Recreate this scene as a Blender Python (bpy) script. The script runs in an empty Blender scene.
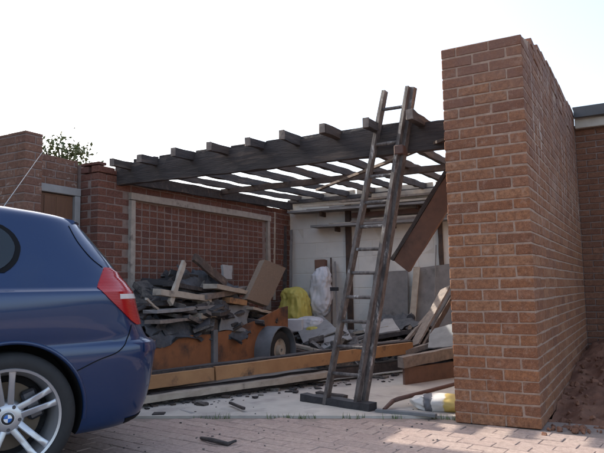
import bpy, bmesh, math, random
import numpy as np
from mathutils import Vector, Matrix, noise
rnd = random.Random(7)
scn = bpy.context.scene
COL = scn.collection
rad = math.radians

# ------------------------------------------------------------------ camera
# world frame: X runs along the garage front (to the right), Y into the garage, Z up.
F_PX, IMW, IMH = 615.0, 604.0, 453.0
CAM = Vector((0.635, -4.251, 0.92))
YAW, PITCH, ROLL = rad(29.0), rad(5.76), rad(0.93)
_f0 = Vector((-math.sin(YAW), math.cos(YAW), 0)); _r0 = Vector((math.cos(YAW), math.sin(YAW), 0)); _z = Vector((0, 0, 1))
FWD = _f0 * math.cos(PITCH) + _z * math.sin(PITCH)
_u0 = _z * math.cos(PITCH) - _f0 * math.sin(PITCH)
RIGHT = _r0 * math.cos(ROLL) - _u0 * math.sin(ROLL)
UP = _u0 * math.cos(ROLL) + _r0 * math.sin(ROLL)
cam_d = bpy.data.cameras.new('camera'); cam = bpy.data.objects.new('camera', cam_d); COL.objects.link(cam)
cam_d.sensor_fit = 'HORIZONTAL'; cam_d.sensor_width = 36.0; cam_d.lens = 36.0 * F_PX / IMW
cam_d.clip_start = 0.05; cam_d.clip_end = 2000
m = Matrix((RIGHT, UP, -FWD)).transposed().to_4x4(); m.translation = CAM
cam.matrix_world = m
scn.camera = cam

# ------------------------------------------------------------------ sky, sun, exposure
SUN_EL, SUN_OFF = rad(32.5), rad(5.0)
sun_dir = Vector((-math.cos(SUN_OFF) * math.cos(SUN_EL), math.sin(SUN_OFF) * math.cos(SUN_EL), math.sin(SUN_EL)))
w = bpy.data.worlds.new('World'); scn.world = w; w.use_nodes = True
nt = w.node_tree; nt.nodes.clear()
sky = nt.nodes.new('ShaderNodeTexSky'); sky.sky_type = 'NISHITA'; sky.sun_disc = False
sky.sun_elevation = SUN_EL; sky.sun_rotation = math.atan2(sun_dir.x, sun_dir.y)
sky.air_density = 1.0; sky.dust_density = 4.0; sky.ozone_density = 1.0
bg = nt.nodes.new('ShaderNodeBackground'); bg.inputs['Strength'].default_value = 0.15
wo = nt.nodes.new('ShaderNodeOutputWorld')
hs = nt.nodes.new('ShaderNodeHueSaturation'); hs.inputs['Saturation'].default_value = 0.8      # milky summer haze
nt.links.new(sky.outputs[0], hs.inputs['Color']); nt.links.new(hs.outputs[0], bg.inputs[0]); nt.links.new(bg.outputs[0], wo.inputs[0])
sl = bpy.data.lights.new('sun', 'SUN'); sl.energy = 2.6; sl.angle = rad(0.5); sl.color = (1.0, 0.93, 0.82)
so = bpy.data.objects.new('sun', sl); COL.objects.link(so)
so.rotation_euler = (-sun_dir).to_track_quat('-Z', 'Y').to_euler(); so.location = (-20, 0, 20)
vs = scn.view_settings
scn.display_settings.display_device = 'sRGB'
vs.view_transform = 'Standard'; vs.look = 'None'; vs.exposure = 1.6; vs.gamma = 1.0; vs.use_curve_mapping = False

# ------------------------------------------------------------------ pixel helpers (photo pixels -> world on a known plane)
def ray(x, y): return FWD + RIGHT * ((x - IMW / 2) / F_PX) - UP * ((y - IMH / 2) / F_PX)
def PZ(x, y, z=0.0): d = ray(x, y); return CAM + d * ((z - CAM.z) / d.z)
def PY(x, y, yy): d = ray(x, y); return CAM + d * ((yy - CAM.y) / d.y)
def PX(x, y, xx): d = ray(x, y); return CAM + d * ((xx - CAM.x) / d.x)

# ------------------------------------------------------------------ materials
def newmat(name):
    m = bpy.data.materials.new(name); m.use_nodes = True
    n = m.node_tree.nodes; b = n['Principled BSDF']
    return m, m.node_tree, b
def N(nt, typ, **kw):
    n = nt.nodes.new(typ)
    for k, v in kw.items():
        if k in n.inputs: n.inputs[k].default_value = v
        else: setattr(n, k, v)
    return n
def rgb(c): return (c[0], c[1], c[2], 1.0)
def mixc(nt, fac, a, b, mode='MIX'):
    n = nt.nodes.new('ShaderNodeMix'); n.data_type = 'RGBA'; n.blend_type = mode
    for sock, v in ((n.inputs[0], fac), (n.inputs[6], a), (n.inputs[7], b)):
        if isinstance(v, bpy.types.NodeSocket): nt.links.new(v, sock)
        elif isinstance(v, (int, float)): sock.default_value = v
        else: sock.default_value = rgb(v)
    return n.outputs[2]
def ramp(nt, src, p0, p1, c0=(0, 0, 0), c1=(1, 1, 1)):
    r = nt.nodes.new('ShaderNodeValToRGB'); e = r.color_ramp.elements
    e[0].position, e[1].position = p0, p1; e[0].color, e[1].color = rgb(c0), rgb(c1)
    nt.links.new(src, r.inputs[0]); return r.outputs[0]
def pos(nt, stretch=None, obj=False):
    if obj:
        t = nt.nodes.new('ShaderNodeTexCoord').outputs['Object']
    else:
        t = nt.nodes.new('ShaderNodeNewGeometry').outputs['Position']
    if stretch:
        mp = nt.nodes.new('ShaderNodeMapping'); mp.inputs['Scale'].default_value = stretch
        nt.links.new(t, mp.inputs[0]); t = mp.outputs[0]
    return t
def tex(nt, vec, scale, detail=4, rough=0.6):
    t = N(nt, 'ShaderNodeTexNoise', Scale=scale, Detail=detail, Roughness=rough)
    nt.links.new(vec, t.inputs['Vector']); return t.outputs['Fac']
def bump(nt, b, h, strength=0.4, dist=0.01):
    bn = N(nt, 'ShaderNodeBump', Strength=strength, Distance=dist)
    nt.links.new(h, bn.inputs['Height']); nt.links.new(bn.outputs[0], b.inputs['Normal'])
def simple(name, c1, c2=None, scale=12, rough=0.8, bmp=0.3, bd=0.006, c3=None, s3=3.0, t3=(0.55, 0.7), stretch=None, obj=False, metallic=0.0, detail=5):
    m, nt, b = newmat(name)
    p = pos(nt, stretch, obj)
    f = tex(nt, p, scale, detail)
    col = mixc(nt, ramp(nt, f, 0.3, 0.7), c1, c2 or c1)
    if c3:
        g = tex(nt, p, s3, 6, 0.65)
        col = mixc(nt, ramp(nt, g, *t3), col, c3)
    nt.links.new(col, b.inputs['Base Color'])
    b.inputs['Roughness'].default_value = rough; b.inputs['Metallic'].default_value = metallic
    if bmp: bump(nt, b, tex(nt, p, scale * 2.5, 6, 0.7), bmp, bd)
    return m
def brickmat(name, cols, smear, smear_t, island=False, stain=None):
    m, nt, b = newmat(name)
    if island: rv = nt.nodes.new('ShaderNodeNewGeometry').outputs['Random Per Island']
    else: rv = nt.nodes.new('ShaderNodeObjectInfo').outputs['Random']
    r = nt.nodes.new('ShaderNodeValToRGB'); e = r.color_ramp.elements
    while len(e) < len(cols): e.new(0.5)
    for i, c in enumerate(cols):
        e[i].position = i / (len(cols) - 1); e[i].color = rgb(c)
    nt.links.new(rv, r.inputs[0]); col = r.outputs[0]
    p = pos(nt)
    col = mixc(nt, ramp(nt, tex(nt, p, 34, 6, 0.7), 0.35, 0.72), col, tuple(c * 0.62 for c in cols[0]))
    col = mixc(nt, ramp(nt, tex(nt, p, 130, 3, 0.6), 0.52, 0.75, (0, 0, 0), (0.45, 0.45, 0.45)), col, tuple(min(1, c * 1.7 + 0.03) for c in cols[-1]))
    col = mixc(nt, ramp(nt, tex(nt, p, 15, 7, 0.72), smear_t[0], smear_t[1], (0, 0, 0), (0.55, 0.55, 0.55)), col, smear)
    if stain: col = stain(nt, p, col)
    nt.links.new(col, b.inputs['Base Color']); b.inputs['Roughness'].default_value = 0.9
    b.inputs['Specular IOR Level'].default_value = 0.25
    bump(nt, b, tex(nt, p, 70, 7, 0.75), 0.55, 0.006)
    return m
def pillar_stain(nt, p, col):
    sx = nt.nodes.new('ShaderNodeSeparateXYZ'); nt.links.new(p, sx.inputs[0])
    # white run-off drips on the side face and patchy brown darkening towards the top
    st = tex(nt, pos(nt, (9, 9, 1.6)), 1.3, 6, 0.7)
    y0 = N(nt, 'ShaderNodeMapRange'); y0.inputs[1].default_value = 0.05; y0.inputs[2].default_value = 0.5
    nt.links.new(sx.outputs[1], y0.inputs[0])
    z0 = N(nt, 'ShaderNodeMapRange'); z0.inputs[1].default_value = 1.2; z0.inputs[2].default_value = 1.9
    nt.links.new(sx.outputs[2], z0.inputs[0])
    mu = N(nt, 'ShaderNodeMath', operation='MULTIPLY'); nt.links.new(y0.outputs[0], mu.inputs[0]); nt.links.new(z0.outputs[0], mu.inputs[1])
    mm = N(nt, 'ShaderNodeMath', operation='MULTIPLY'); nt.links.new(mu.outputs[0], mm.inputs[0]); nt.links.new(ramp(nt, st, 0.52, 0.64), mm.inputs[1])
    m2 = N(nt, 'ShaderNodeMath', operation='MULTIPLY'); nt.links.new(mm.outputs[0], m2.inputs[0]); m2.inputs[1].default_value = 0.85
    col = mixc(nt, m2.outputs[0], col, (0.55, 0.49, 0.44))
    z1 = N(nt, 'ShaderNodeMapRange'); z1.inputs[1].default_value = 1.5; z1.inputs[2].default_value = 2.6; z1.inputs[4].default_value = 0.7
    nt.links.new(sx.outputs[2], z1.inputs[0])
    m3 = N(nt, 'ShaderNodeMath', operation='MULTIPLY'); nt.links.new(z1.outputs[0], m3.inputs[0]); nt.links.new(ramp(nt, tex(nt, p, 3.0, 5), 0.3, 0.6), m3.inputs[1])
    return mixc(nt, m3.outputs[0], col, (0.17, 0.105, 0.09))

OR = [(0.175, 0.074, 0.043), (0.285, 0.130, 0.064), (0.24, 0.104, 0.053), (0.34, 0.175, 0.096), (0.27, 0.114, 0.055), (0.195, 0.092, 0.056), (0.315, 0.141, 0.068), (0.26, 0.127, 0.077)]
RD = [(0.14, 0.06, 0.043), (0.20, 0.085, 0.058), (0.16, 0.07, 0.052), (0.235, 0.108, 0.076), (0.12, 0.056, 0.046), (0.19, 0.09, 0.07)]
M = {}
M['brick_or'] = brickmat('orange_brick', OR, (0.38, 0.275, 0.215), (0.54, 0.72), False, pillar_stain)
M['brick_or_i'] = brickmat('orange_brick_far', OR, (0.38, 0.275, 0.215), (0.54, 0.72), True, pillar_stain)
M['brick_rd'] = brickmat('red_brick', RD, (0.30, 0.22, 0.19), (0.57, 0.8))
M['brick_rd_i'] = brickmat('red_brick_far', RD, (0.30, 0.22, 0.19), (0.57, 0.8), True)
BR = [(0.18, 0.092, 0.064), (0.24, 0.125, 0.082), (0.19, 0.095, 0.07), (0.27, 0.155, 0.11), (0.15, 0.08, 0.06)]
M['brick_br'] = brickmat('brown_brick', BR, (0.5, 0.45, 0.4), (0.58, 0.7))
M['brick_br_i'] = brickmat('brown_brick_far', BR, (0.5, 0.45, 0.4), (0.58, 0.7), True)
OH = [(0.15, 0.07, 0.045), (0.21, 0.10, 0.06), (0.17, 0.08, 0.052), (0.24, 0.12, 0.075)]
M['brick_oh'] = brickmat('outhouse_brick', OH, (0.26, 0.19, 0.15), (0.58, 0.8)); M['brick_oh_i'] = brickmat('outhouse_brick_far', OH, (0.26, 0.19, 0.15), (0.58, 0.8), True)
M['mortar'] = simple('mortar', (0.37, 0.27, 0.21), (0.25, 0.165, 0.12), 25, 0.95, 0.5)
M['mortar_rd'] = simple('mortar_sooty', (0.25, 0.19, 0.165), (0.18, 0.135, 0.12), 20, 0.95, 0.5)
PV = [(0.34, 0.255, 0.222), (0.40, 0.305, 0.262), (0.365, 0.28, 0.245), (0.425, 0.33, 0.28), (0.32, 0.245, 0.215)]
M['paver'] = brickmat('clay_paver', PV, (0.40, 0.33, 0.28), (0.5, 0.8))
M['paver_i'] = brickmat('clay_paver_far', PV, (0.40, 0.33, 0.28), (0.5, 0.8), True)
M['sand'] = simple('joint_sand', (0.27, 0.21, 0.175), (0.20, 0.155, 0.13), 40, 0.95)
M['ground'] = simple('earth', (0.16, 0.12, 0.09), (0.11, 0.09, 0.065), 3, 0.95)
M['soil'] = simple('red_soil', (0.24, 0.11, 0.065), (0.15, 0.07, 0.042), 9, 0.95, 0.8, 0.02)
M['concrete'] = simple('floor_concrete', (0.45, 0.415, 0.37), (0.36, 0.33, 0.295), 5, 0.9, 0.3, 0.004, (0.22, 0.20, 0.19), 2.2, (0.52, 0.72))
M['char'] = simple('charred_wood', (0.030, 0.026, 0.027), (0.062, 0.052, 0.05), 16, 0.8, 0.9, 0.014, (0.16, 0.12, 0.095), 9, (0.57, 0.74))
M['char_brown'] = simple('scorched_wood', (0.09, 0.055, 0.038), (0.045, 0.032, 0.028), 14, 0.8, 0.6, 0.008, (0.19, 0.13, 0.09), 6, (0.56, 0.75))
_cw = dict(rough=0.8, bmp=0.9, bd=0.014, c3=(0.15, 0.112, 0.09), s3=8, t3=(0.57, 0.74))
M['char_x'] = simple('charred_beam', (0.030, 0.026, 0.027), (0.068, 0.056, 0.053), 22, stretch=(.18, 1.6, 1.6), **_cw)
M['char_y'] = simple('charred_rafter', (0.030, 0.026, 0.027), (0.075, 0.06, 0.055), 22, stretch=(1.6, .18, 1.6), **_cw)
M['charbr_y'] = simple('scorched_rafter', (0.085, 0.058, 0.044), (0.045, 0.034, 0.03), 22, stretch=(1.6, .18, 1.6), **_cw)
M['burntend'] = simple('ashy_wood', (0.24, 0.195, 0.165), (0.12, 0.10, 0.09), 20, 0.85, 0.5)
M['redwood'] = simple('red_brown_board', (0.155, 0.082, 0.056), (0.095, 0.053, 0.04), 8, 0.75, 0.35, 0.004, (0.06, 0.035, 0.028), 4, (0.58, 0.75))
M['orangewood'] = simple('orange_pine', (0.36, 0.195, 0.085), (0.27, 0.135, 0.06), 7, 0.75, 0.35, 0.004, (0.06, 0.04, 0.03), 5, (0.54, 0.68))
M['ply'] = simple('orange_ply', (0.27, 0.105, 0.040), (0.18, 0.070, 0.030), 5, 0.75, 0.3, 0.004, (0.055, 0.032, 0.024), 3.2, (0.5, 0.68))
M['paleboard'] = simple('pale_board', (0.42, 0.36, 0.29), (0.30, 0.25, 0.20), 12, 0.85, 0.4, 0.004, (0.10, 0.085, 0.075), 6, (0.6, 0.75))
M['greyboard'] = simple('grey_board', (0.24, 0.225, 0.215), (0.17, 0.16, 0.155), 9, 0.9, 0.3, 0.004, (0.09, 0.085, 0.08), 4, (0.58, 0.75))
M['chip'] = simple('chipboard', (0.24, 0.175, 0.125), (0.17, 0.125, 0.092), 60, 0.9, 0.4, 0.003)
M['frame'] = simple('weathered_frame', (0.40, 0.35, 0.30), (0.29, 0.25, 0.215), 18, 0.85, 0.4, 0.004, (0.12, 0.10, 0.09), 6, (0.6, 0.72))
M['lintel'] = simple('grey_painted_frame', (0.31, 0.305, 0.30), (0.25, 0.245, 0.24), 10, 0.8, 0.2)
M['door'] = simple('brown_door', (0.16, 0.078, 0.042), (0.11, 0.054, 0.032), 7, 0.65, 0.2, 0.003, stretch=(6, 6, 0.6))
M['felt'] = simple('roofing_felt', (0.038, 0.042, 0.05), (0.075, 0.08, 0.09), 22, 0.85, 0.6, 0.006, (0.15, 0.155, 0.165), 4, (0.58, 0.78))
M['rubble'] = simple('burnt_rubble', (0.04, 0.036, 0.036), (0.11, 0.10, 0.095), 14, 0.9, 0.8, 0.012, (0.20, 0.18, 0.165), 9, (0.58, 0.7))
def rubble_mat(name, cols):
    m, nt, b = newmat(name); rv = nt.nodes.new('ShaderNodeNewGeometry').outputs['Random Per Island']
    r = nt.nodes.new('ShaderNodeValToRGB'); e = r.color_ramp.elements; r.color_ramp.interpolation = 'CONSTANT'
    while len(e) < len(cols): e.new(0.5)
    for i, c in enumerate(cols): e[i].position = i / len(cols); e[i].color = rgb(c)
    nt.links.new(rv, r.inputs[0]); p = pos(nt)
    col = mixc(nt, ramp(nt, tex(nt, p, 22, 6, .7), .4, .65), r.outputs[0], (0.035, 0.031, 0.031))
    nt.links.new(col, b.inputs['Base Color']); b.inputs['Roughness'].default_value = .9
    bump(nt, b, tex(nt, p, 40, 6, .7), .7, .008); return m
M['rubble'] = rubble_mat('burnt_rubble', [(.03, .028, .03), (.06, .055, .055), (.10, .085, .075), (.045, .04, .042), (.15, .13, .115), (.08, .06, .048), (.06, .06, .065), (.22, .195, .165)])
M['rubble_grey'] = rubble_mat('grey_rubble', [(.22, .21, .20), (.06, .055, .055), (.30, .28, .25), (.12, .11, .105), (.20, .15, .11), (.35, .33, .31), (.09, .085, .085), (.17, .16, .155)])
M['slate'] = simple('slate_sheet', (0.20, 0.205, 0.21), (0.14, 0.145, 0.15), 10, 0.85, 0.3)
M['slab'] = simple('cement_sheet', (0.33, 0.32, 0.31), (0.25, 0.24, 0.235), 8, 0.9, 0.3, 0.004, (0.14, 0.13, 0.125), 5, (0.58, 0.75))
M['block'] = simple('white_painted_block', (0.74, 0.715, 0.665), (0.67, 0.645, 0.595), 6, 0.9, 0.35, 0.004, (0.46, 0.44, 0.41), 2.0, (0.56, 0.85))
M['blockjoint'] = simple('block_joint', (0.68, 0.64, 0.57), (0.60, 0.56, 0.50), 15, 0.95)
M['yellow'] = simple('yellow_sack', (0.52, 0.45, 0.10), (0.44, 0.37, 0.08), 6, 0.6, 0.5, 0.012, (0.32, 0.25, 0.09), 4, (0.6, 0.75))
M['white'] = simple('white_plastic_sack', (0.62, 0.62, 0.64), (0.50, 0.50, 0.53), 6, 0.5, 0.35, 0.008)
M['black'] = simple('black_bar', (0.02, 0.02, 0.024), (0.04, 0.04, 0.046), 20, 0.6, 0.3)
M['rust'] = simple('rusty_steel', (0.12, 0.06, 0.045), (0.07, 0.04, 0.033), 25, 0.7, 0.4)
M['tyre'] = simple('tyre_rubber', (0.013, 0.013, 0.014), (0.019, 0.019, 0.02), 30, 0.75, 0.2, 0.002, obj=True)
M['fender'] = simple('grey_mudguard', (0.17, 0.17, 0.18), (0.11, 0.115, 0.12), 9, 0.6, 0.2, 0.003, (0.10, 0.09, 0.085), 6, (0.6, 0.75))
M['steel'] = simple('trailer_steel', (0.12, 0.125, 0.135), (0.17, 0.175, 0.18), 12, 0.55, 0.2)
M['grass'] = simple('grass', (0.07, 0.11, 0.03), (0.11, 0.15, 0.05), 30, 0.8, 0)
M['leaf'] = simple('leaf', (0.06, 0.085, 0.03), (0.115, 0.135, 0.055), 6, 0.7, 0)
M['bark'] = simple('bark', (0.10, 0.075, 0.055), (0.06, 0.045, 0.035), 15, 0.9, 0.5)
M['roofdark'] = simple('dark_fascia', (0.035, 0.037, 0.042), (0.05, 0.052, 0.058), 8, 0.5, 0.1)
M['soffit'] = simple('pale_soffit', (0.45, 0.42, 0.37), (0.36, 0.33, 0.29), 8, 0.85, 0.2)
M['plaster'] = simple('house_plaster', (0.5, 0.47, 0.42), (0.44, 0.41, 0.37), 5, 0.9, 0.2)
M['tile'] = simple('roof_tile', (0.18, 0.09, 0.06), (0.13, 0.07, 0.05), 9, 0.85, 0.3)
def ladder_mat():
    m, nt, b = newmat('worn_painted_ladder')
    p = pos(nt, (1, 1, 0.35))
    col = mixc(nt, ramp(nt, tex(nt, p, 26, 6, 0.7), 0.4, 0.6), (0.13, 0.112, 0.105), (0.05, 0.042, 0.04))
    col = mixc(nt, ramp(nt, tex(nt, p, 17, 6, 0.7), 0.58, 0.68), col, (0.40, 0.38, 0.37))
    nt.links.new(col, b.inputs['Base Color']); b.inputs['Roughness'].default_value = 0.7
    bump(nt, b, tex(nt, p, 60, 5), 0.4, 0.004); return m
M['ladder'] = ladder_mat()

# ------------------------------------------------------------------ mesh builders
class MB:
    def __init__(s): s.v = []; s.f = []
    def add(s, vs, fs):
        o = len(s.v); s.v += [tuple(v) for v in vs]; s.f += [tuple(i + o for i in f) for f in fs]; return s
    def box(s, c, d, rot=None, ch=0.0, jit=0.0, r=rnd):
        h = [x / 2 for x in d]; c = Vector(c)
        if ch <= 0:
            vs = [Vector((sx * h[0], sy * h[1], sz * h[2])) for sx in (-1, 1) for sy in (-1, 1) for sz in (-1, 1)]
            fs = [(0, 1, 3, 2), (4, 6, 7, 5), (0, 4, 5, 1), (2, 3, 7, 6), (0, 2, 6, 4), (1, 5, 7, 3)]
        else:
            vs, fs = chamfer(h, ch)
        out = []
        for v in vs:
            v = v + Vector([(r.random() - .5) * 2 * jit for _ in range(3)]) if jit else v
            out.append((rot @ v if rot else v) + c)
        return s.add(out, fs)
    def plank(s, p0, p1, wd, th, up=(0, 0, 1), seg=1, jit=0.0, taper=1.0, bow=0.0, r=rnd):
        """bar from p0 to p1; th measured along 'up' side, wd across"""
        p0, p1 = Vector(p0), Vector(p1); a = (p1 - p0); L = a.length; a.normalize(); up = Vector(up)
        sd = a.cross(up)
        if sd.length < 1e-4: sd = a.cross(Vector((1, 0, 0)))
        sd.normalize(); u2 = sd.cross(a).normalized()
        vs = []
        for i in range(seg + 1):
            t = i / seg; c = p0 + a * (L * t) + u2 * (bow * math.sin(math.pi * t)); k = 1 + (taper - 1) * t
            for (x, y) in ((-1, -1), (1, -1), (1, 1), (-1, 1)):
                vs.append(c + sd * (x * wd / 2 * k + (r.random() - .5) * 2 * jit) + u2 * (y * th / 2 * k + (r.random() - .5) * 2 * jit) + a * ((r.random() - .5) * jit * 3 if i in (0, seg) else 0))
        fs = [(3, 2, 1, 0), tuple(4 * seg + i for i in range(4))]
        for i in range(seg):
            for k in range(4):
                b0 = 4 * i; fs.append((b0 + k, b0 + (k + 1) % 4, b0 + 4 + (k + 1) % 4, b0 + 4 + k))
        return s.add(vs, fs)
    def tube(s, pts, rs, n=8):
        pts = [Vector(p) for p in pts]
        if not isinstance(rs, (list, tuple)): rs = [rs] * len(pts)
        vs = []; ref = None
        for i, p in enumerate(pts):
            d = (pts[min(i + 1, len(pts) - 1)] - pts[max(i - 1, 0)]).normalized()
            if ref is None:
                ref = Vector((0, 0, 1)) if abs(d.z) < .9 else Vector((1, 0, 0))
            x = (ref - d * ref.dot(d)).normalized(); y = d.cross(x); ref = x
            for k in range(n):
                a = 2 * math.pi * k / n; vs.append(p + (x * math.cos(a) + y * math.sin(a)) * rs[i])
        fs = [tuple(range(n - 1, -1, -1)), tuple((len(pts) - 1) * n + k for k in range(n))]
        for i in range(len(pts) - 1):
            for k in range(n): fs.append((i * n + k, i * n + (k + 1) % n, (i + 1) * n + (k + 1) % n, (i + 1) * n + k))
        return s.add(vs, fs)
    def lathe(s, prof, n=48, axis='y', closed=True):
        vs = []; k = len(prof)
        for i in range(n):
            a = 2 * math.pi * i / n
            for (r_, h_) in prof:
                vs.append((r_ * math.cos(a), h_, r_ * math.sin(a)) if axis == 'y' else (r_ * math.cos(a), r_ * math.sin(a), h_))
        fs = []
        for i in range(n):
            j = (i + 1) % n
            for q in range(k if closed else k - 1):
                fs.append((i * k + q, i * k + (q + 1) % k, j * k + (q + 1) % k, j * k + q))
        return s.add(vs, fs)
    def mesh(s, name, mat, smooth=None):
        me = bpy.data.meshes.new(name); me.from_pydata(s.v, [], s.f); me.update()
        bm = bmesh.new(); bm.from_mesh(me); bmesh.ops.recalc_face_normals(bm, faces=bm.faces); bm.to_mesh(me); bm.free()
        if mat: me.materials.append(mat)
        if smooth is not None:
            for p in me.polygons: p.use_smooth = True
            me.set_sharp_from_angle(angle=rad(smooth))
        return me
    def build(s, name, mat, parent=None, smooth=None, loc=None):
        return ob(name, s.mesh(name, mat, smooth), parent, loc)
def chamfer(h, ch):
    vs = []; idx = {}
    for sx in (-1, 1):
        for sy in (-1, 1):
            for sz in (-1, 1):
                S = (sx, sy, sz)
                for ax in range(3):
                    v = [S[i] * (h[i] if i == ax else h[i] - ch) for i in range(3)]
                    idx[(S, ax)] = len(vs); vs.append(Vector(v))
    fs = []
    for ax in range(3):
        b, c = [(1, 2), (0, 2), (0, 1)][ax]
        for sg in (-1, 1):
            q = []
            for (p, r_) in ((-1, -1), (1, -1), (1, 1), (-1, 1)):
                S = [0, 0, 0]; S[ax] = sg; S[b] = p; S[c] = r_; q.append(idx[(tuple(S), ax)])
            fs.append(tuple(q))
    for (a1, a2, fr) in ((0, 1, 2), (0, 2, 1), (1, 2, 0)):
        for s1 in (-1, 1):
            for s2 in (-1, 1):
                S0 = [0, 0, 0]; S0[a1] = s1; S0[a2] = s2; S1 = list(S0); S0[fr] = -1; S1[fr] = 1
                S0, S1 = tuple(S0), tuple(S1)
                fs.append((idx[(S0, a1)], idx[(S1, a1)], idx[(S1, a2)], idx[(S0, a2)]))
    for sx in (-1, 1):
        for sy in (-1, 1):
            for sz in (-1, 1):
                S = (sx, sy, sz); fs.append((idx[(S, 0)], idx[(S, 1)], idx[(S, 2)]))
    return vs, fs
def ob(name, me, parent=None, loc=None):
    o = bpy.data.objects.new(name, me); COL.objects.link(o)
    if parent: o.parent = parent
    if loc is not None: o.location = loc
    return o
def tag(o, label=None, cat=None, group=None, kind=None):
    for k, v in (('label', label), ('category', cat), ('group', group), ('kind', kind)):
        if v: o[k] = v
    return o
def thing(name, loc, label, cat, group=None, rz=0.0):
    e = bpy.data.objects.new(name, None); COL.objects.link(e); e.location = loc; e.rotation_euler = (0, 0, rz)
    e.empty_display_size = 0.1
    return tag(e, label, cat, group)
def sub(v, o): return Vector(v) - Vector(o)

# brick sets -----------------------------------------------------------------
def brick_variants(name, mat, n=14, d=(0.215, 0.1025, 0.065), ch=0.0042, jit=0.0011):
    out = []
    for i in range(n):
        out.append(MB().box((0, 0, 0), (1, 1, 1)).mesh(name, mat))
        me = out[-1]; vs, fs = chamfer([x / 2 for x in d], ch)
        me2 = bpy.data.meshes.new(name)
        pv = [v + Vector([(rnd.random() - .5) * 2 * jit for _ in range(3)]) for v in vs]
        if i >= n // 2:                                      # knocked-off corners
            for _ in range(rnd.choice((1, 1, 2, 3))):
                cidx = rnd.randrange(8); pull = rnd.uniform(.0015, .0035)
                for q in range(3): pv[cidx * 3 + q] = pv[cidx * 3 + q] - Vector([math.copysign(pull * rnd.uniform(.4, 1.2), a_) for a_ in vs[cidx * 3 + q]])
        me2.from_pydata([tuple(v) for v in pv], [], fs); me2.update()
        bm = bmesh.new(); bm.from_mesh(me2); bmesh.ops.recalc_face_normals(bm, faces=bm.faces); bm.to_mesh(me2); bm.free()
        me2.materials.append(mat); bpy.data.meshes.remove(me); out[-1] = me2
    return out
BD = (0.215, 0.1025, 0.065)
def lay(bricks, parent, origin, mat, mat_i, name='brick', limit=300, key=None, dims=BD, far_name='further_bricks', ch=0.0042, jit=0.0011):
    """bricks: list of (centre, dims) in world; nearest 'limit' become own parts, the rest one joined part"""
    key = key or (lambda b: (Vector(b[0]) - CAM).length)
    bricks = sorted(bricks, key=key)
    vars_ = brick_variants(name, mat, 14, dims, ch, jit)
    for i, (c, d) in enumerate(bricks[:limit]):
        o = ob(name, vars_[rnd.randrange(14)], parent, sub(c, origin) + Vector((0, 0, rnd.gauss(0, .0012))))
        ls = 1 + rnd.gauss(0, .010)
        d = (d[0] * ls, d[1], d[2] * (1 + rnd.gauss(0, .02))) if d[0] >= d[1] else (d[0], d[1] * ls, d[2] * (1 + rnd.gauss(0, .02)))
        if d[1] > d[0] * 1.3 and dims[0] > dims[1] * 1.3:     # lies along Y
            o.rotation_euler = (rnd.gauss(0, .004), rnd.gauss(0, .004), math.pi / 2 + rnd.gauss(0, .0025)); o.scale = (d[1] / dims[0], d[0] / dims[1], d[2] / dims[2])
        else:
            o.rotation_euler = (rnd.gauss(0, .004), rnd.gauss(0, .003), rnd.gauss(0, .0025)); o.scale = (d[0] / dims[0], d[1] / dims[1], d[2] / dims[2])
    if len(bricks) > limit:
        mb = MB()
        for (c, d) in bricks[limit:]:
            mb.box(sub(c, origin), d, None, min(ch, min(d) * .3), jit)
        tag(mb.build(far_name, mat_i, parent), kind='stuff')
def face_bricks(a0, a1, fixed, z0, ztop, axis, out, stretch=0.215, course=0.075, j=0.010, depth=0.1025, bond='run', start=0, keep=None):
    """bricks whose visible face lies on plane (axis const = fixed); run from a0 to a1"""
    res = []; k = 0
    z = z0
    while True:
        top = z + course - j
        off = 0.0
        if bond == 'run': off = -(stretch + j) / 2 if (k + start) % 2 else 0.0
        p = a0 + off; any_ = False
        while p < a1 - 0.012:
            q0, q1 = max(p, a0), min(p + stretch, a1); p += stretch + j
            if q1 - q0 < 0.03: continue
            mid = (q0 + q1) / 2; zt = ztop(mid) if callable(ztop) else ztop
            if z + 0.02 > zt: continue
            t2 = min(top, zt); any_ = True
            pr = rnd.gauss(0, 0.0006)
            cz = (z + t2) / 2; h = t2 - z
            if axis == 'y': c = (mid, fixed - out * (depth / 2) + out * pr, cz); d = (q1 - q0, depth, h)
            else: c = (fixed - out * (depth / 2) + out * pr, mid, cz); d = (depth, q1 - q0, h)
            if keep is None or keep(mid, cz): res.append((c, d))
        z += course; k += 1
        if not any_ or z > 6: break
    return res

# ================================================================== SETTING
g = MB(); S = 250
g.add([(-S, -S, -0.075), (S, -S, -0.075), (S, S, -0.075), (-S, S, -0.075)], [(0, 1, 2, 3)])
tag(g.build('ground', M['ground']), kind='structure')
# forecourt: bedding sheet + clay pavers as parts
fc = MB().add([(-9, -7, -0.005), (6, -7, -0.005), (6, 0.3, -0.005), (-9, 0.3, -0.005)], [(0, 1, 2, 3)]).build('forecourt', M['sand'])
tag(fc, kind='structure')
EDGE = [(-5.2, -1.95), (-2.75, -0.86), (-2.0, -0.50), (-0.69, 0.09), (-0.5525, 0.10)]     # front edge of the garage slab
def slab_edge(x):
    for (x0, y0), (x1, y1) in zip(EDGE, EDGE[1:]):
        if x0 <= x <= x1: return y0 + (y1 - y0) * (x - x0) / (x1 - x0)
    return -3.4 if x < -5.2 else 9
pav = []
prot = rad(-7)
ca, sa = math.cos(prot), math.sin(prot)
for i in range(-60, 60):
    for j in range(-40, 60):
        lx = i * 0.206 + (0.103 if j % 2 else 0); ly = j * 0.106
        x = ca * lx - sa * ly - 1.0; y = sa * lx + ca * ly - 2.0
        if not (-8.5 < x < 4.5 and -5.8 < y < -0.03): continue
        if y > slab_edge(x) - 0.07 and x < -0.6: continue
        if x > -0.60 and x < 0.05 and y > -0.06: continue
        pav.append((x, y))
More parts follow.
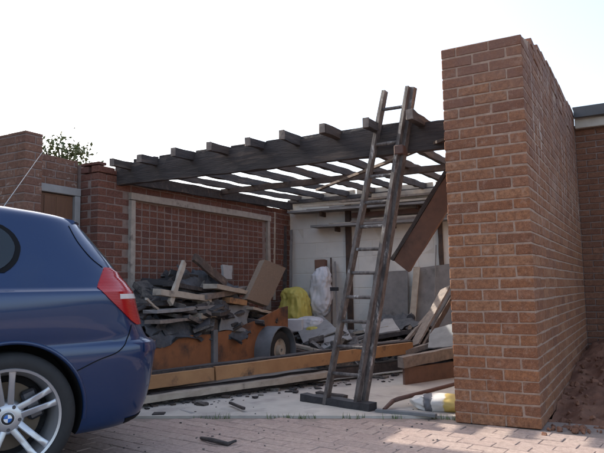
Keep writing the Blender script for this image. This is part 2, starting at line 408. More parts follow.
pav.sort(key=lambda p: 0 if False else abs((Vector((p[0], p[1], 0)) - Vector((-0.6, -1.0, 0))).length))
def vis(p):
    d = Vector((p[0], p[1], 0)) - CAM; zz = d.dot(FWD); px = 302 + F_PX * d.dot(RIGHT) / zz; py = 226.5 - F_PX * d.dot(UP) / zz
    return zz > 0 and 85 < px < 610 and py < 462
seen = [p for p in pav if vis(p)]; seen.sort(key=lambda p: (Vector((p[0], p[1], 0)) - CAM).length)
near = seen[:300]; ns = set(near)
pvm = brick_variants('paver', M['paver'], 6, (0.2025, 0.1025, 0.05), 0.003, 0.001)
for p in near:
    o = ob('paver', pvm[rnd.randrange(6)], fc, (p[0], p[1], -0.025 + rnd.gauss(0, 0.0012)))
    o.rotation_euler = (rnd.gauss(0, .004), rnd.gauss(0, .004), prot + rnd.gauss(0, .006))
mb = MB(); R7 = Matrix.Rotation(prot, 3, 'Z')
for p in pav:
    if p not in ns: mb.box((p[0], p[1], -0.025 + rnd.gauss(0, .0015)), (0.2025, 0.1025, 0.05), R7, 0.003, 0.001)
tag(mb.build('further_pavers', M['paver_i'], fc), kind='stuff')
# garage slab
sv = [(x, y) for x, y in EDGE] + [(-0.5525, 3.75), (-5.2, 3.75)]
n = len(sv); FLZ = 0.014
g = MB().add([(x, y, FLZ) for x, y in sv] + [(x, y, -0.07) for x, y in sv], [tuple(range(n)), tuple(range(2 * n - 1, n - 1, -1))] + [(i, i + n, (i + 1) % n + n, (i + 1) % n) for i in range(n)])
tag(g.build('garage_floor', M['concrete']), kind='structure')

# red soil heap by the right wall
def soil_z(x, y):
    d = max(0.0, min(1.0, (y - 0.15) / 2.4)); e = max(0, min(1, (x) / 0.5))
    return -0.03 + 0.34 * d * (0.55 + 0.45 * e) + 0.10 * max(0, d) * noise.noise((x * 2.2, y * 2.2, 3)) + 0.05 * noise.noise((x * 8, y * 8, 1)) + 0.035 * noise.noise((x * 21, y * 21, 2))
g = MB(); nx, ny = 70, 80
for j in range(ny + 1):
    for i in range(nx + 1):
        x = 0.002 + i / nx * 2.6; y = 0.12 + 0.12 * noise.noise((x * 3, 0, 5)) * 0 + j / ny * 3.6; g.v.append((x, y, soil_z(x, y)))
g.f = [(j * (nx + 1) + i, j * (nx + 1) + i + 1, (j + 1) * (nx + 1) + i + 1, (j + 1) * (nx + 1) + i) for j in range(ny) for i in range(nx)]
tag(g.build('soil', M['soil'], None, 60), kind='structure')
r2 = random.Random(3); g = MB()
for i in range(620):
    x, y = r2.uniform(.03, 1.6), (r2.uniform(.1, 2.6) if i < 480 else .15 - abs(r2.gauss(0, .10))); s = r2.uniform(.008, .03) * (1.6 if r2.random() < .1 else 1)
    g.box((x, y, (soil_z(x, y) if y > .13 else 0.0) + s * .25), (s * r2.uniform(.8, 1.7), s * r2.uniform(.8, 1.5), s), Matrix.Rotation(r2.random() * 6, 3, Vector((r2.random(), r2.random(), r2.random() + .1)).normalized()), s * .2, s * .15, r2)
tag(g.build('soil_clods', M['soil']), 'loose red clods and stones on the soil heap', 'rubble', None, 'stuff')

# ================================================================== right wall with its end pier
W = thing('brick_wall', (-0.276, 0, 0), 'tall orange brick wall ending in a thick pier right of the garage opening', 'wall')
Wo = W.location
def rake(y):
    pts = [(0, 2.625), (0.02, 2.64), (0.37, 2.715), (1.02, 2.85), (1.87, 2.90), (3.75, 2.985)]
    for (a, z0), (b, z1) in zip(pts, pts[1:]):
        if a <= y <= b: return z0 + (z1 - z0) * (y - a) / (b - a)
    return 2.985
cm = 0.0042
core = MB()
core.box(sub((-0.276, 0.46, 1.31), Wo), (0.5525 - 2 * cm, 0.92 - 2 * cm, 2.62 - 2 * cm))
ys = [0.30, 1.02, 1.87, 3.74]; vs = []
prof = [(0.914, -0.04)] + [(y, rake(y) - 0.02) for y in (0.914, 1.02, 1.87, 3.80)] + [(3.80, -0.04)]
k = len(prof)
core.add([sub((-cm, y, z), Wo) for y, z in prof] + [sub((-0.215 + cm, y, z), Wo) for y, z in prof],
         [tuple(range(k)), tuple(range(2 * k - 1, k - 1, -1))] + [(i, i + k, (i + 1) % k + k, (i + 1) % k) for i in range(k)])
prof = [(0.05, 2.60), (0.05, 2.62), (0.37, 2.69), (0.914, 2.80), (0.914, 2.60)]; k = len(prof)
core.add([sub((-cm, y, z), Wo) for y, z in prof] + [sub((-0.5525 + cm, y, z - .02), Wo) for y, z in prof],
         [tuple(range(k)), tuple(range(2 * k - 1, k - 1, -1))] + [(i, i + k, (i + 1) % k + k, (i + 1) % k) for i in range(k)])
core.build('mortar', M['mortar'], W)
br = []
X0, X1 = -0.5525, 0.0
for kz in range(35):
    z = kz * 0.075; cz = z + 0.0325
    def jt(): return rnd.gauss(0, .0006)
    if kz % 2 == 0:                       # stretcher at the right corner, header at the left
        segs = [(X1 - .215, X1), (X1 - .44, X1 - .225), (X0, X1 - .45)]
    else:
        segs = [(X0, X0 + .215), (X0 + .225, X0 + .44), (X0 + .45, X1)]
    for (a, b) in segs:
        hd = b - a < .15
        if hd and abs(b - X1) < 1e-6: br.append((((a + b) / 2, .1075 + jt(), cz), (b - a, .215, .065)))     # corner brick showing its long face on the side
        elif hd: br.append((((a + b) / 2, .1075 + jt(), cz), (b - a, .215, .065)))
        else: br.append((((a + b) / 2, .05125 + jt(), cz), (b - a, .1025, .065)))
    st = 0.1125 if kz % 2 == 0 else 0.225
    y = st
    while y < 3.7:
        y1 = min(y + .215, 3.74)
        if y1 - y > .04: br.append(((-0.05125 + jt(), (y + y1) / 2, cz), (.1025, y1 - y, .065)))
        y = y1 + .010
    st = 0.225 if kz % 2 == 0 else 0.1125
    y = st
    while y < 0.90:                        # inner face of the pier
        y1 = min(y + .215, .92)
        if y1 - y > .04: br.append(((X0 + 0.05125 - abs(jt()), (y + y1) / 2, cz), (.1025, y1 - y, .065)))
        y = y1 + .010
for kz in range(35, 40):                   # raked top courses along the side face
    z = kz * .075; y = 0.23 + (0.11 if kz % 2 else 0)
    while y < 3.7:
        y1 = min(y + .215, 3.74); zt = min(z + .065, rake((y + y1) / 2))
        if zt - z > .015: br.append(((-0.05125 + rnd.gauss(0, .003), (y + y1) / 2, (z + zt) / 2), (.1025, y1 - y, zt - z)))
        y = y1 + .010
# chipped-out corners: drop a few bricks at the very top edge back a little
lay(br, W, Wo, M['brick_or'], M['brick_or_i'], key=lambda b: (0 if b[0][1] < .12 else 1, 0 if b[0][0] > -.2 else 1, b[0][1]))

# neighbouring low building behind the soil, with gutter
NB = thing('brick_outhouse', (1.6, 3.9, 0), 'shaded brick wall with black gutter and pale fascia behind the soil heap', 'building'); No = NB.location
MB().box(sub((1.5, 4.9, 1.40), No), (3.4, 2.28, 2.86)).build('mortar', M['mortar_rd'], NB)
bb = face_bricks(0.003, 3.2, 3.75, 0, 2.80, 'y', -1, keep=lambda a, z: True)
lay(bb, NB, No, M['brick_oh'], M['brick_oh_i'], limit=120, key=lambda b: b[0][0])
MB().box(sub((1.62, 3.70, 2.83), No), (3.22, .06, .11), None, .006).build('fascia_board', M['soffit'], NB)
g = MB(); g.plank(sub((0.01, 3.66, 2.955), No), sub((3.3, 3.66, 2.955), No), .13, .12, seg=4, jit=.002); g.build('gutter', M['roofdark'], NB)
MB().add([sub(p, No) for p in [(0.0, 3.6, 3.02), (3.3, 3.6, 3.02), (3.3, 6.1, 3.10), (0.0, 6.1, 3.10), (0.0, 3.6, 3.0), (3.3, 3.6, 3.0), (3.3, 6.1, 3.08), (0.0, 6.1, 3.08)]],
         [(0, 1, 2, 3), (7, 6, 5, 4), (0, 4, 5, 1), (1, 5, 6, 2), (2, 6, 7, 3), (3, 7, 4, 0)]).build('roof', M['roofdark'], NB)

# ================================================================== left side wall of the garage
L = thing('garage_side_wall', (-4.1, 1.8, 0), 'dark red brick side wall with a timber framed bricked-up opening', 'wall'); Lo = L.location
def ltop(y): return 2.21 - 0.03 * math.sin(y * 5) if y < 0.25 else (2.13 + 0.02 * math.sin(y * 7))
MB().box(sub((-4.125, 1.875, 1.03), Lo), (.25 - 2 * cm, 3.75 - 2 * cm, 2.1)).box(sub((-4.40, .13, 1.10), Lo), (.36, .24, 2.19)).build('mortar', M['mortar_rd'], L)
FY0, FY1, FZ = 0.44, 3.06, 1.90
out_ = lambda y, z: not (FY0 - .02 < y < FY1 + .02 and z < FZ + .03)
bl = face_bricks(0.0, 3.74, -4.0, 0, ltop, 'x', 1, keep=lambda a, z: out_(a, z))
bl += face_bricks(-4.25, -4.11, 0.0, 0, 2.20, 'y', -1, start=1)
# infill: small square-faced bricks laid with open straight joints, slightly set back
inf = []
y = FY0 + .055
while y + .108 < FY1 - .03:
    z = 0.0
    while z + .066 < FZ - .03:
        inf.append(((-4.0455 + rnd.gauss(0, .0006), y + .053, z + .033), (.09, .104, .064))); z += .0745
    y += .1185
def seenx(b, lim=(88, 276), zlim=0.75):
    return b[0][2] > zlim and b[0][2] > 1.15 - 0.3 * max(0, 1.3 - b[0][1])
infv = sorted(inf, key=lambda b: (0 if seenx(b) else 1, -b[0][2]))
blv = sorted(bl, key=lambda b: (0 if b[0][2] > .9 else 1, b[0][1]))
sm = brick_variants('small_brick', M['brick_rd'], 6, (.09, .104, .064), .004, .0015)
for c, d in infv[:300]:
    o = ob('small_brick', sm[rnd.randrange(6)], L, sub(c, Lo)); o.rotation_euler = (rnd.gauss(0, .008), 0, rnd.gauss(0, .004))
mb = MB()
for c, d in infv[300:]: mb.box(sub(c, Lo), d, None, .005, .003)
tag(mb.build('further_small_bricks', M['brick_rd_i'], L), kind='stuff')
lay(blv, L, Lo, M['brick_rd'], M['brick_rd_i'], limit=220, key=lambda b: (0 if b[0][2] > .9 else 1, b[0][1]))
MB().plank(sub((-3.985, FY0 - .03, 1.905), Lo), sub((-3.985, FY1 + .08, 1.915), Lo), .05, .075, seg=8, jit=.003).build('frame_rail', M['frame'], L)
MB().plank(sub((-3.985, FY0, 0.02), Lo), sub((-3.985, FY0, 1.862), Lo), .05, .06, (0, 1, 0), 6, .003).build('frame_post', M['frame'], L)
MB().plank(sub((-3.985, FY1 + .02, 0.02), Lo), sub((-3.985, FY1 + .02, 1.868), Lo), .05, .06, (0, 1, 0), 6, .005).build('frame_post', M['frame'], L)

# ================================================================== outbuilding with door, far left
D = thing('brick_outbuilding', (-4.9, -.4, 0), 'brown brick outbuilding with grey framed brown door behind the blue car', 'building'); Do = D.location
MB().box(sub((-4.29 - .12, -.31, 1.10), Do), (.24 - 2 * cm, .60, 2.22)).build('mortar', M['mortar_rd'], D)
dw = face_bricks(-.60, -.005, -4.29, 0, lambda y: 2.235, 'x', 1, keep=lambda a, z: z > 1.95)
dw += face_bricks(-.78, -.60, -4.06, 0, 2.35, 'x', 1, start=1)
dw += face_bricks(-6.0, -4.06 - .105, -.78, 0, lambda x: 2.35 if x > -4.6 else 2.3, 'y', -1)
MB().box(sub((-5.03, -.69, 1.16), Do), (1.94 - 2 * cm, .18 - 2 * cm, 2.34)).build('pier_mortar', M['mortar_rd'], D)
lay(dw, D, Do, M['brick_br'], M['brick_br_i'], limit=150, key=lambda b: (0 if b[0][2] > 1.3 and b[0][0] > -4.9 else 1, -b[0][0]))
MB().box(sub((-4.262, -.32, 1.905), Do), (.07, .62, .075), None, .004).build('door_frame', M['lintel'], D)
MB().box(sub((-4.262, -.047, .93), Do), (.07, .065, 1.868), None, .004).build('door_frame', M['lintel'], D)
dr = MB().box(sub((-4.275, -.345, .94), Do), (.035, .52, 1.84), None, .004).build('door', M['door'], D)
for yy in (-.50, -.36, -.22): MB().box(sub((-4.256, yy, .94), Do), (.012, .125, 1.80), None, .004).build('door_board', M['door'], dr)
MB().box(sub((-4.245, -.135, 1.0), Do), (.03, .03, .10), None, .005).build('handle', M['steel'], dr)

# house added out of view on the left to shade the forecourt
Hs = thing('shade_house', (-9.0, -3.6, 0), 'plastered two storey house added out of view to shade the forecourt', 'shade_house'); Ho = Hs.location
MB().box(sub((-9.2, -4.0, 2.6), Ho), (4.6, 7.4, 5.2)).build('wall', M['plaster'], Hs)
MB().add([sub(p, Ho) for p in [(-6.6, .0, 5.15), (-6.6, -8, 5.15), (-11.8, -8, 5.15), (-11.8, 0, 5.15), (-9.2, -.0, 7.0), (-9.2, -8, 7.0)]],
         [(0, 4, 5, 1), (3, 2, 5, 4), (0, 3, 4), (1, 5, 2), (0, 1, 2, 3)]).build('roof', M['tile'], Hs)
for yy in (-2, -5): 
    wf = MB().box(sub((-6.88, yy, 3.9), Ho), (.06, 1.1, 1.2), None, .01).build('window', M['plaster'], Hs)
    MB().box(sub((-6.845, yy, 3.9), Ho), (.02, .95, 1.05)).build('pane', M['roofdark'], wf)

# ================================================================== white block wall at the back
K = thing('white_block_wall', (-2.1, 3.85, 0), 'white painted block wall closing the back of the garage', 'wall'); Ko = K.location
MB().box(sub((-2.05, 3.853, 1.14), Ko), (3.98, .20, 2.24)).build('joint', M['blockjoint'], K)
blk = face_bricks(-4.0, -0.22, 3.75, 0.03, 2.25, 'y', -1, stretch=.437, course=.222, j=.004, depth=.1)
lay(blk, K, Ko, M['block'], M['block'], name='block', limit=200, dims=(.435, .1, .215), ch=.003, jit=.0012)
for i, x in enumerate((-4.0, -2.9, -1.75)):
    x1 = (-2.93, -1.78, -.25)[i]
    MB().box(sub(((x + x1) / 2, 3.775, 2.27), Ko), (x1 - x - .01, .05, .10), None, .004, .002).build('coping_board', M['paleboard'], K)

# ================================================================== burnt roof frame
RF = thing('roof_frame', (-2.3, .3, 0), 'charred flat roof frame of a front beam and bare rafters over the garage', 'roof frame'); Ro = RF.location
MB().plank(sub((-4.03, .275, 2.105), Ro), sub((-0.555, .275, 2.06), Ro), .07, .215, seg=30, jit=.005).build('beam', M['char_x'], RF)
def rz(y): return 2.160 + 0.028 * y
rx = []
for (px_, py_) in [(112, 157), (135, 155), (172, 150), (208, 146), (244, 142), (281, 137), (322, 131), (364, 125), (410, 118)]:
    rx.append(PY(px_, py_, 0.0 - .04).x)
rx[0] = -3.82
for i, x in enumerate(rx):
    y0 = -.015 + rnd.uniform(-.035, .035)
    MB().plank(sub((x, y0, rz(y0) + .01), Ro), sub((x + rnd.gauss(0, .025), 3.78, rz(3.78) + rnd.gauss(0, .008)), Ro), 0.048 * rnd.uniform(.88, 1.12), .072 * rnd.uniform(.9, 1.1), seg=30, jit=.006, bow=rnd.gauss(0, .012)).build('rafter', M['char_y'] if i % 3 else M['charbr_y'], RF)
    MB().box(sub((x, y0 - .004, rz(y0) + .01), Ro), (.050, .012, .075), None, .002, .003).build('rafter_end', M['burntend'], RF)
    if i:
        xm = (x + rx[i - 1]) / 2
        zt = 2.105 + (xm + 4.03) / 3.47 * -.045
        MB().box(sub((xm, .285, zt + .125), Ro), (x - rx[i - 1] - .056, .055, .034), None, .004, .004).build('blocking', M['char'], RF)
for (yy, zz) in ((1.95, -.07),):
    MB().plank(sub((-3.95, yy, rz(yy) + zz), Ro), sub((-.24, yy, rz(yy) + zz), Ro), .05, .065, seg=16, jit=.005).build('purlin', M['char_brown'], RF)
MB().plank(sub((-4.0, 3.70, 2.215), Ro), sub((-.24, 3.70, 2.205), Ro), .07, .055, seg=16, jit=.005).build('wall_plate', M['char'], RF)
MB().plank(sub((-3.955, .34, 2.07), Ro), sub((-3.955, 3.7, 2.15), Ro), .06, .11, seg=16, jit=.006).build('wall_plate', M['char'], RF)
# a burnt batten still nailed across rafters
if False: MB().plank(sub((-3.9, 2.9, rz(2.9) + .055), Ro), sub((-1.2, 2.95, rz(2.9) + .055), Ro), .045, .025, seg=12, jit=.004).build('batten', M['char'], RF)

# loose thin lath hanging across the beam
a, b = PY(446, 139, .16), PY(317, 190, 1.75)
o = a
t = thing('lath', b, 'thin pale brown lath hanging slantwise under the rafters behind the ladder top', 'lath')
MB().plank((0, 0, 0), sub(a, b), .035, .022, seg=8, jit=.002).build('strip', M['char_brown'], t)

# big red-brown plank hanging by the pier
lo, hi = PY(402, 266, 1.15), PY(458, 176, 0.99)
hi = lo + (hi - lo) * ((2.13 - lo.z) / (hi.z - lo.z))          # upper end still nailed to the last rafter
t = MB().plank((0, 0, 0), sub(hi, lo), .05, .175, (-.75, -.1, .6), seg=10, jit=.004).build('hanging_plank', M['redwood'], None, None, lo)
tag(t, 'wide red-brown plank slanting down from behind the brick pier', 'plank')
t2 = MB().plank((0, 0, 0), sub(hi, lo) * 1.0, .075, .035, (-.75, -.1, .6), seg=10, jit=.004).build('charred_edge', M['char'], t, None, Vector((-.085, -.005, .062)))

# ================================================================== ladder
def LP(px_, py_, yy): return PY(px_, py_, yy)
fl, fr = PZ(325.5, 404.5, FLZ), PZ(356.0, 408.5, FLZ)
tl, tr = PY(385, 91, .205), PY(408.5, 87, .175)
LD = thing('ladder', fl, 'tall worn wooden extension ladder leaning on the front beam', 'ladder'); o = Vector(fl)
ax = (fr - fl).normalized()
nrm = ax.cross((tl - fl).normalized()).normalized()
if nrm.y > 0: nrm = -nrm
for (p, q, nm) in ((fl, tl, 'rail'), (fr, tr, 'rail')):
    MB().plank(p - o, q - o, .03, .055, nrm, 14, .0015).build(nm, M['ladder'], LD)
off = -nrm * .068 + ax * .012
MB().plank(fr - o + off + ax * .012, tr + (tr - fr) * .0 - o + off * .5 + ax * .02, .034, .05, nrm, 14, .0015).build('rail', M['ladder'], LD)
if False: MB().plank(fl - o + off * .9 + ax * .02 , fl + (tl - fl) * .55 - o + off * .9 + ax * .016, .03, .045, nrm, 10, .0015).build('rail', M['ladder'], LD)
def tpar(y, a, b):       # parameter along a rail for a photo row
    ya, yb = a, b; return (ya - y) / (ya - yb)
for y in (110, 145, 177, 203, 227, 249.5, 273, 297, 321, 346, 373):
    tt = (404.5 - y) / (404.5 - 91.0); tt = tt * 1.0
    # perspective-correct along the rail
    za, zb = (fl - CAM).dot(FWD), (tl - CAM).dot(FWD); s = tt * za / (zb + (za - zb) * tt) if True else tt
    p = fl + (tl - fl) * s - o; q = fr + (tr - fr) * s - o
    MB().tube([p, q], .014, 8).build('rung', M['ladder'], LD, 50)
for s in ():
    p = fl + (tl - fl) * s - o + off * .9 + ax * .02; q = fr + (tr - fr) * s - o + off
    MB().tube([p, q], .013, 8).build('rung', M['ladder'], LD, 50)
bp = fr + (tr - fr) * .80 - o
MB().box(bp + ax * .012 - nrm * .02, (.075, .11, .07), None, .006).build('bracket', M['rust'], LD)

# ================================================================== shelves, boards and posts along the back wall
def yb(px_, py_, yy=3.70): return PY(px_, py_, yy)
p = yb(349, 260, 3.71)
tag(MB().plank((0, 0, 0.03 - 0), (0, 0, 2.20), .075, .05, (0, 1, 0), 6, .003).build('timber_post', M['char_brown'], None, None, (p.x, 3.715, 0)), 'dark brown upright timber post against the white back wall', 'post')
p = yb(441, 250, 3.71)
tag(MB().plank((0, 0, 1.2), (0, 0, 2.03), .055, .045, (0, 1, 0), 5, .003).build('timber_post', M['char_brown'], None, None, (p.x, 3.715, 0)), 'short dark post beside the brick pier on the back wall', 'post')
a, b = PY(291, 213, 3.62), PY(470, 200, 3.62)
t = MB().plank((0, 0, 0), sub(b, a), .24, .028, seg=12, jit=.003).build('wall_shelf', M['greyboard'], None, None, a); tag(t, 'upper long grey shelf board just below the roof line on the back wall', 'shelf')
for xx in (.5, 1.2, 1.95): MB().box((xx, .06, -.05), (.03, .16, .07), None, .003).build('bracket', M['char_brown'], t)
a, b = PY(314, 227, 3.62), PY(470, 218, 3.62)
t = MB().plank((0, 0, 0), sub(b, a), .22, .03, seg=12, jit=.003).build('wall_shelf', M['greyboard'], None, None, a); tag(t, 'lower shorter grey shelf board on the back wall', 'shelf')
for xx in (.35, 1.2, 1.8): MB().box((xx, .06, -.05), (.03, .14, .07), None, .003).build('bracket', M['char_brown'], t)
# things stored on shelves
def board(px0, px1, depth0, depth1, wd, th, mat, name, label, cat='board', up=(0, 0, 1), seg=6, jit=.003):
    a, b = PY(*px0, depth0), PY(*px1, depth1)
    o = MB().plank((0, 0, 0), sub(b, a), wd, th, up, seg, jit).build(name, M[mat], None, None, a)
    tag(o, label, cat); return o
board((307, 210.5), (352, 207.5), 3.56, 3.6, .07, .022, 'char_brown', 'batten', 'thin brown batten lying on the left end of the upper shelf')
board((330, 208.0), (420, 201.5), 3.66, 3.66, .05, .035, 'greyboard', 'batten', 'long grey batten lying along the upper shelf')
board((362, 204.5), (450, 197), 3.56, 3.6, .09, .03, 'paleboard', 'plank', 'pale plank on top of the upper shelf behind the ladder')
board((352, 215.5), (450, 208.5), 3.695, 3.695, .03, .07, 'redwood', 'rail_board', 'red-brown board fixed under the upper shelf on the back wall')
board((330, 224), (372, 222), 3.6, 3.6, .08, .022, 'paleboard', 'batten', 'short pale batten lying on the lower shelf left of the ladder')
board((372, 219.5), (455, 213), 3.60, 3.62, .10, .028, 'paleboard', 'plank', 'pale plank stacked on the lower shelf right of the ladder')
board((352, 222), (455, 215.5), 3.55, 3.55, .08, .03, 'burntend', 'plank', 'ashy plank on the front of the lower shelf')
board((340, 201.5), (456, 191.5), 3.62, 3.62, .06, .03, 'burntend', 'batten', 'ashy batten propped just over the upper shelf')
board((300, 206.5), (395, 200.5), 3.52, 3.55, .035, .03, 'paleboard', 'batten', 'slim pale batten along the front edge of the upper shelf')
board((372, 196), (448, 189), 3.66, 3.66, .03, .06, 'paleboard', 'board', 'pale board on edge above the upper shelf at the right')
# cream panel on the wall under the shelf, grey sheets below
def sheet(quad, depths, th, mat, name, label, cat='panel', nrm=None, sub_=6, rough=.002):
    P = [PY(q[0], q[1], d) for q, d in zip(quad, depths)]
    c = P[3].copy(); vs = []; n = sub_
    nn = (P[1] - P[0]).cross(P[3] - P[0]).normalized()
    if nn.dot(CAM - P[0]) < 0: nn = -nn
    top = []; g = MB()
    for j in range(n + 1):
        for i in range(n + 1):
            s, t_ = i / n, j / n
            p = (P[0] * (1 - s) + P[1] * s) * (1 - t_) + (P[3] * (1 - s) + P[2] * s) * t_
            p = p + nn * (rough * 2 * noise.noise(p * 6)) + Vector([(rnd.random() - .5) * rough * (2 if i in (0, n) or j in (0, n) else 0) for _ in range(3)])
            g.v.append(tuple(p - c)); top.append(p)
    m_ = (n + 1) ** 2
    for p in top: g.v.append(tuple(p - nn * th - c))
    for j in range(n):
        for i in range(n):
            a = j * (n + 1) + i; q = (a, a + 1, a + n + 2, a + n + 1); g.f.append(q); g.f.append(tuple(x + m_ for x in reversed(q)))
    bd = [i for i in range(n)] + [i * (n + 1) + n for i in range(n)] + [n * (n + 1) + n - i for i in range(n)] + [(n - i) * (n + 1) for i in range(n)]
    for a, b in zip(bd, bd[1:] + bd[:1]): g.f.append((a, b, b + m_, a + m_))
    o = g.build(name, M[mat], None, 40, c); tag(o, label, cat); return o
sheet([(373, 273), (408, 270), (408, 345), (373, 347)], [3.68, 3.68, 3.52, 3.52], .012, 'greyboard', 'cement_board', 'grey board standing against the back wall right of the ladder', 'panel')
sheet([(416, 268), (456, 263), (456, 345), (416, 346)], [3.68, 3.68, 3.45, 3.45], .012, 'greyboard', 'cement_board', 'wide grey board standing against the back wall beside the brick pier', 'panel')
board((411, 335), (417, 267), 3.38, 3.60, .085, .018, 'paleboard', 'plank', 'narrow pale plank standing between the two grey boards', up=(0, -1, .1))
board((434, 335), (436, 245), 3.40, 3.66, .012, .012, 'greyboard', 'rod', 'thin upright grey rod in front of the right grey board', 'rod')
# dark boards standing in the left back corner
board((282.5, 300), (282.5, 226), 3.50, 3.56, .12, .025, 'char', 'charred_board', 'black charred board standing in the left back corner', up=(1, -1, 0))
board((290.5, 300), (291.5, 230), 3.55, 3.66, .035, .03, 'greyboard', 'pole', 'thin dark upright batten on the white wall near the left corner', 'pole')
board((273.5, 300), (273.5, 212), 3.25, 3.3, .05, .04, 'paleboard', 'batten', 'pale upright batten beside the small brick opening in the left corner', up=(1, -1, 0))

# ================================================================== trailer with its burnt load
TX = -3.10
TR = thing('box_trailer', (-3.5, 1.0, 0), 'orange plywood box trailer heaped with burnt rubble by the side wall', 'trailer'); To = TR.location
def side_panel(pts, name, mat, x, th=.02, parent=TR):
    g = MB(); n_ = len(pts)
    g.add([sub((x, y, z), To) for y, z in pts] + [sub((x - th, y, z), To) for y, z in pts], [tuple(range(n_)), tuple(range(2 * n_ - 1, n_ - 1, -1))] + [(i, i + n_, (i + 1) % n_ + n_, (i + 1) % n_) for i in range(n_)])
    return g.build(name, M[mat], parent)
side_panel([(-.32, .16), (.62, .16), (.62, .49), (-.32, .53)], 'side_panel', 'ply', TX)
side_panel([(.70, .16), (2.10, .20), (2.11, .715), (1.95, .70), (1.45, .585), (1.0, .515), (.70, .50)], 'side_panel', 'ply', TX)
side_panel([(-.32, .16), (2.10, .16), (2.10, .52), (-.32, .52)], 'side_panel', 'ply', TX - .82)
MB().box(sub((TX + .012, .66, .33), To), (.04, .07, .40), None, .005).build('corner_post', M['fender'], TR)
MB().box(sub((TX - .41, 2.10, .42), To), (.80, .02, .50), None, .004).build('end_panel', M['ply'], TR)
MB().box(sub((TX - .41, -.32, .34), To), (.80, .02, .36), None, .004).build('end_panel', M['ply'], TR)
MB().box(sub((TX - .41, .89, .17), To), (.80, 2.38, .02)).build('floor', M['char_brown'], TR)
for xx in (TX - .06, TX - .76): MB().plank(sub((xx, -.32, .14), To), sub((xx, 2.1, .14), To), .05, .05).build('chassis_rail', M['steel'], TR)
MB().plank(sub((TX - .41, 2.1, .14), To), sub((TX - .41, 3.2, .16), To), .06, .06).build('drawbar', M['steel'], TR)
def tprof(R, w_): return [(R * .60, -w_ * .42), (R * .80, -w_ * .52), (R * .94, -w_ * .48), (R, -w_ * .34), (R, w_ * .34), (R * .94, w_ * .48), (R * .80, w_ * .52), (R * .60, w_ * .42)]
for sgn, xx in ((1, TX + .10), (-1, TX - .92)):
    wh = MB().lathe(tprof(.215, .14), 32).build('wheel', M['tyre'], TR, 40); wh.location = sub((xx, 1.66, .245), To); wh.rotation_euler = (0, 0, math.pi / 2)
    hb = MB().lathe([(.02, -.03), (.125, -.03), (.135, -.06), (.120, -.04), (.06, -.02), (.05, -.075), (0.02, -.075)], 24).build('rim', M['paleboard'], wh, 30)
    if sgn < 0: hb.rotation_euler = (0, 0, math.pi)
    g = MB(); nn = 16; vs = []
    for i in range(nn + 1):
        an = rad(-12) + rad(200) * i / nn
        for (rr, dx) in ((.285, -.10), (.285, .10), (.275, .10), (.275, -.10)):
            vs.append(sub((xx + dx, 1.66 - rr * math.cos(an), .225 + rr * math.sin(an)), To))
    fs = [(0, 1, 2, 3), (nn * 4 + 3, nn * 4 + 2, nn * 4 + 1, nn * 4)]
    for i in range(nn):
        for k in range(4): fs.append((i * 4 + k, i * 4 + (k + 1) % 4, i * 4 + 4 + (k + 1) % 4, i * 4 + 4 + k))
    g.add(vs, fs); g.build('mudguard', M['fender'], TR, 50)

# rubble mounds (uncountable fragments)
def mound(cx, cy, rx_, ry_, h, z0, seed, nfrag, name, label, mat='rubble', size=(.04, .16), flat=.25, slabs=0):
    r_ = random.Random(seed); g = MB(); n_ = 28
    def hz(x, y):
        d = ((x / rx_) ** 2 + (y / ry_) ** 2); k_ = max(0, 1 - d)
        return h * (k_ ** .6) * (.75 + .5 * noise.noise((x * 3 + seed, y * 3, 0))) 
    for j in range(n_ + 1):
        for i in range(n_ + 1):
            x, y = -rx_ + 2 * rx_ * i / n_, -ry_ + 2 * ry_ * j / n_
            g.v.append((x, y, hz(x, y) + .03 * noise.noise((x * 14, y * 14, seed)) - .02))
    g.f = [(j * (n_ + 1) + i, j * (n_ + 1) + i + 1, (j + 1) * (n_ + 1) + i + 1, (j + 1) * (n_ + 1) + i) for j in range(n_) for i in range(n_)]
    for _ in range(nfrag):
        a_ = r_.random() * 6.28; q = math.sqrt(r_.random()) * .97; x, y = rx_ * q * math.cos(a_), ry_ * q * math.sin(a_)
        s = r_.uniform(*size); R_ = Matrix.Rotation(r_.random() * 6.28, 3, 'Z') @ Matrix.Rotation(r_.gauss(0, .45), 3, 'X') @ Matrix.Rotation(r_.gauss(0, .45), 3, 'Y')
        g.box((x, y, hz(x, y) + s * .08), (s * r_.uniform(.8, 2.6), s * r_.uniform(.2, .9), s * r_.uniform(.12, flat + .1)), R_, s * .03, s * .04, r_)
    for _ in range(slabs):
        a_ = r_.random() * 6.28; q = math.sqrt(r_.random()) * .9; x, y = rx_ * q * math.cos(a_), ry_ * q * math.sin(a_)
        R_ = Matrix.Rotation(r_.random() * 6.28, 3, 'Z') @ Matrix.Rotation(r_.gauss(0, .28), 3, 'X') @ Matrix.Rotation(r_.gauss(0, .28), 3, 'Y')
        g.box((x, y, hz(x, y) + r_.uniform(-.02, .07)), (r_.uniform(.18, .44), r_.uniform(.13, .28), r_.uniform(.03, .065)), R_, .006, .009, r_)
    o = g.build(name, M[mat], None, 30, (cx, cy, z0)); tag(o, label, 'rubble', None, 'stuff'); return o
mound(-3.50, .62, .40, .92, .54, .42, 4, 110, 'burnt_rubble', 'black burnt rubble heaped in the trailer', slabs=64)
mound(-3.58, .78, .36, .55, .70, .42, 15, 70, 'burnt_rubble', 'tall black hump of burnt slabs at the top of the trailer load', slabs=44)
mound(-3.50, 1.65, .38, .45, .22, .45, 9, 60, 'burnt_rubble', 'burnt scraps at the wheel end of the trailer load', size=(.05, .2), slabs=12)
mound(-2.55, 2.75, .60, .75, .34, FLZ, 5, 170, 'grey_rubble', 'grey broken sheet and rubble heap behind the ladder', 'rubble_grey', (.05, .2), slabs=40)
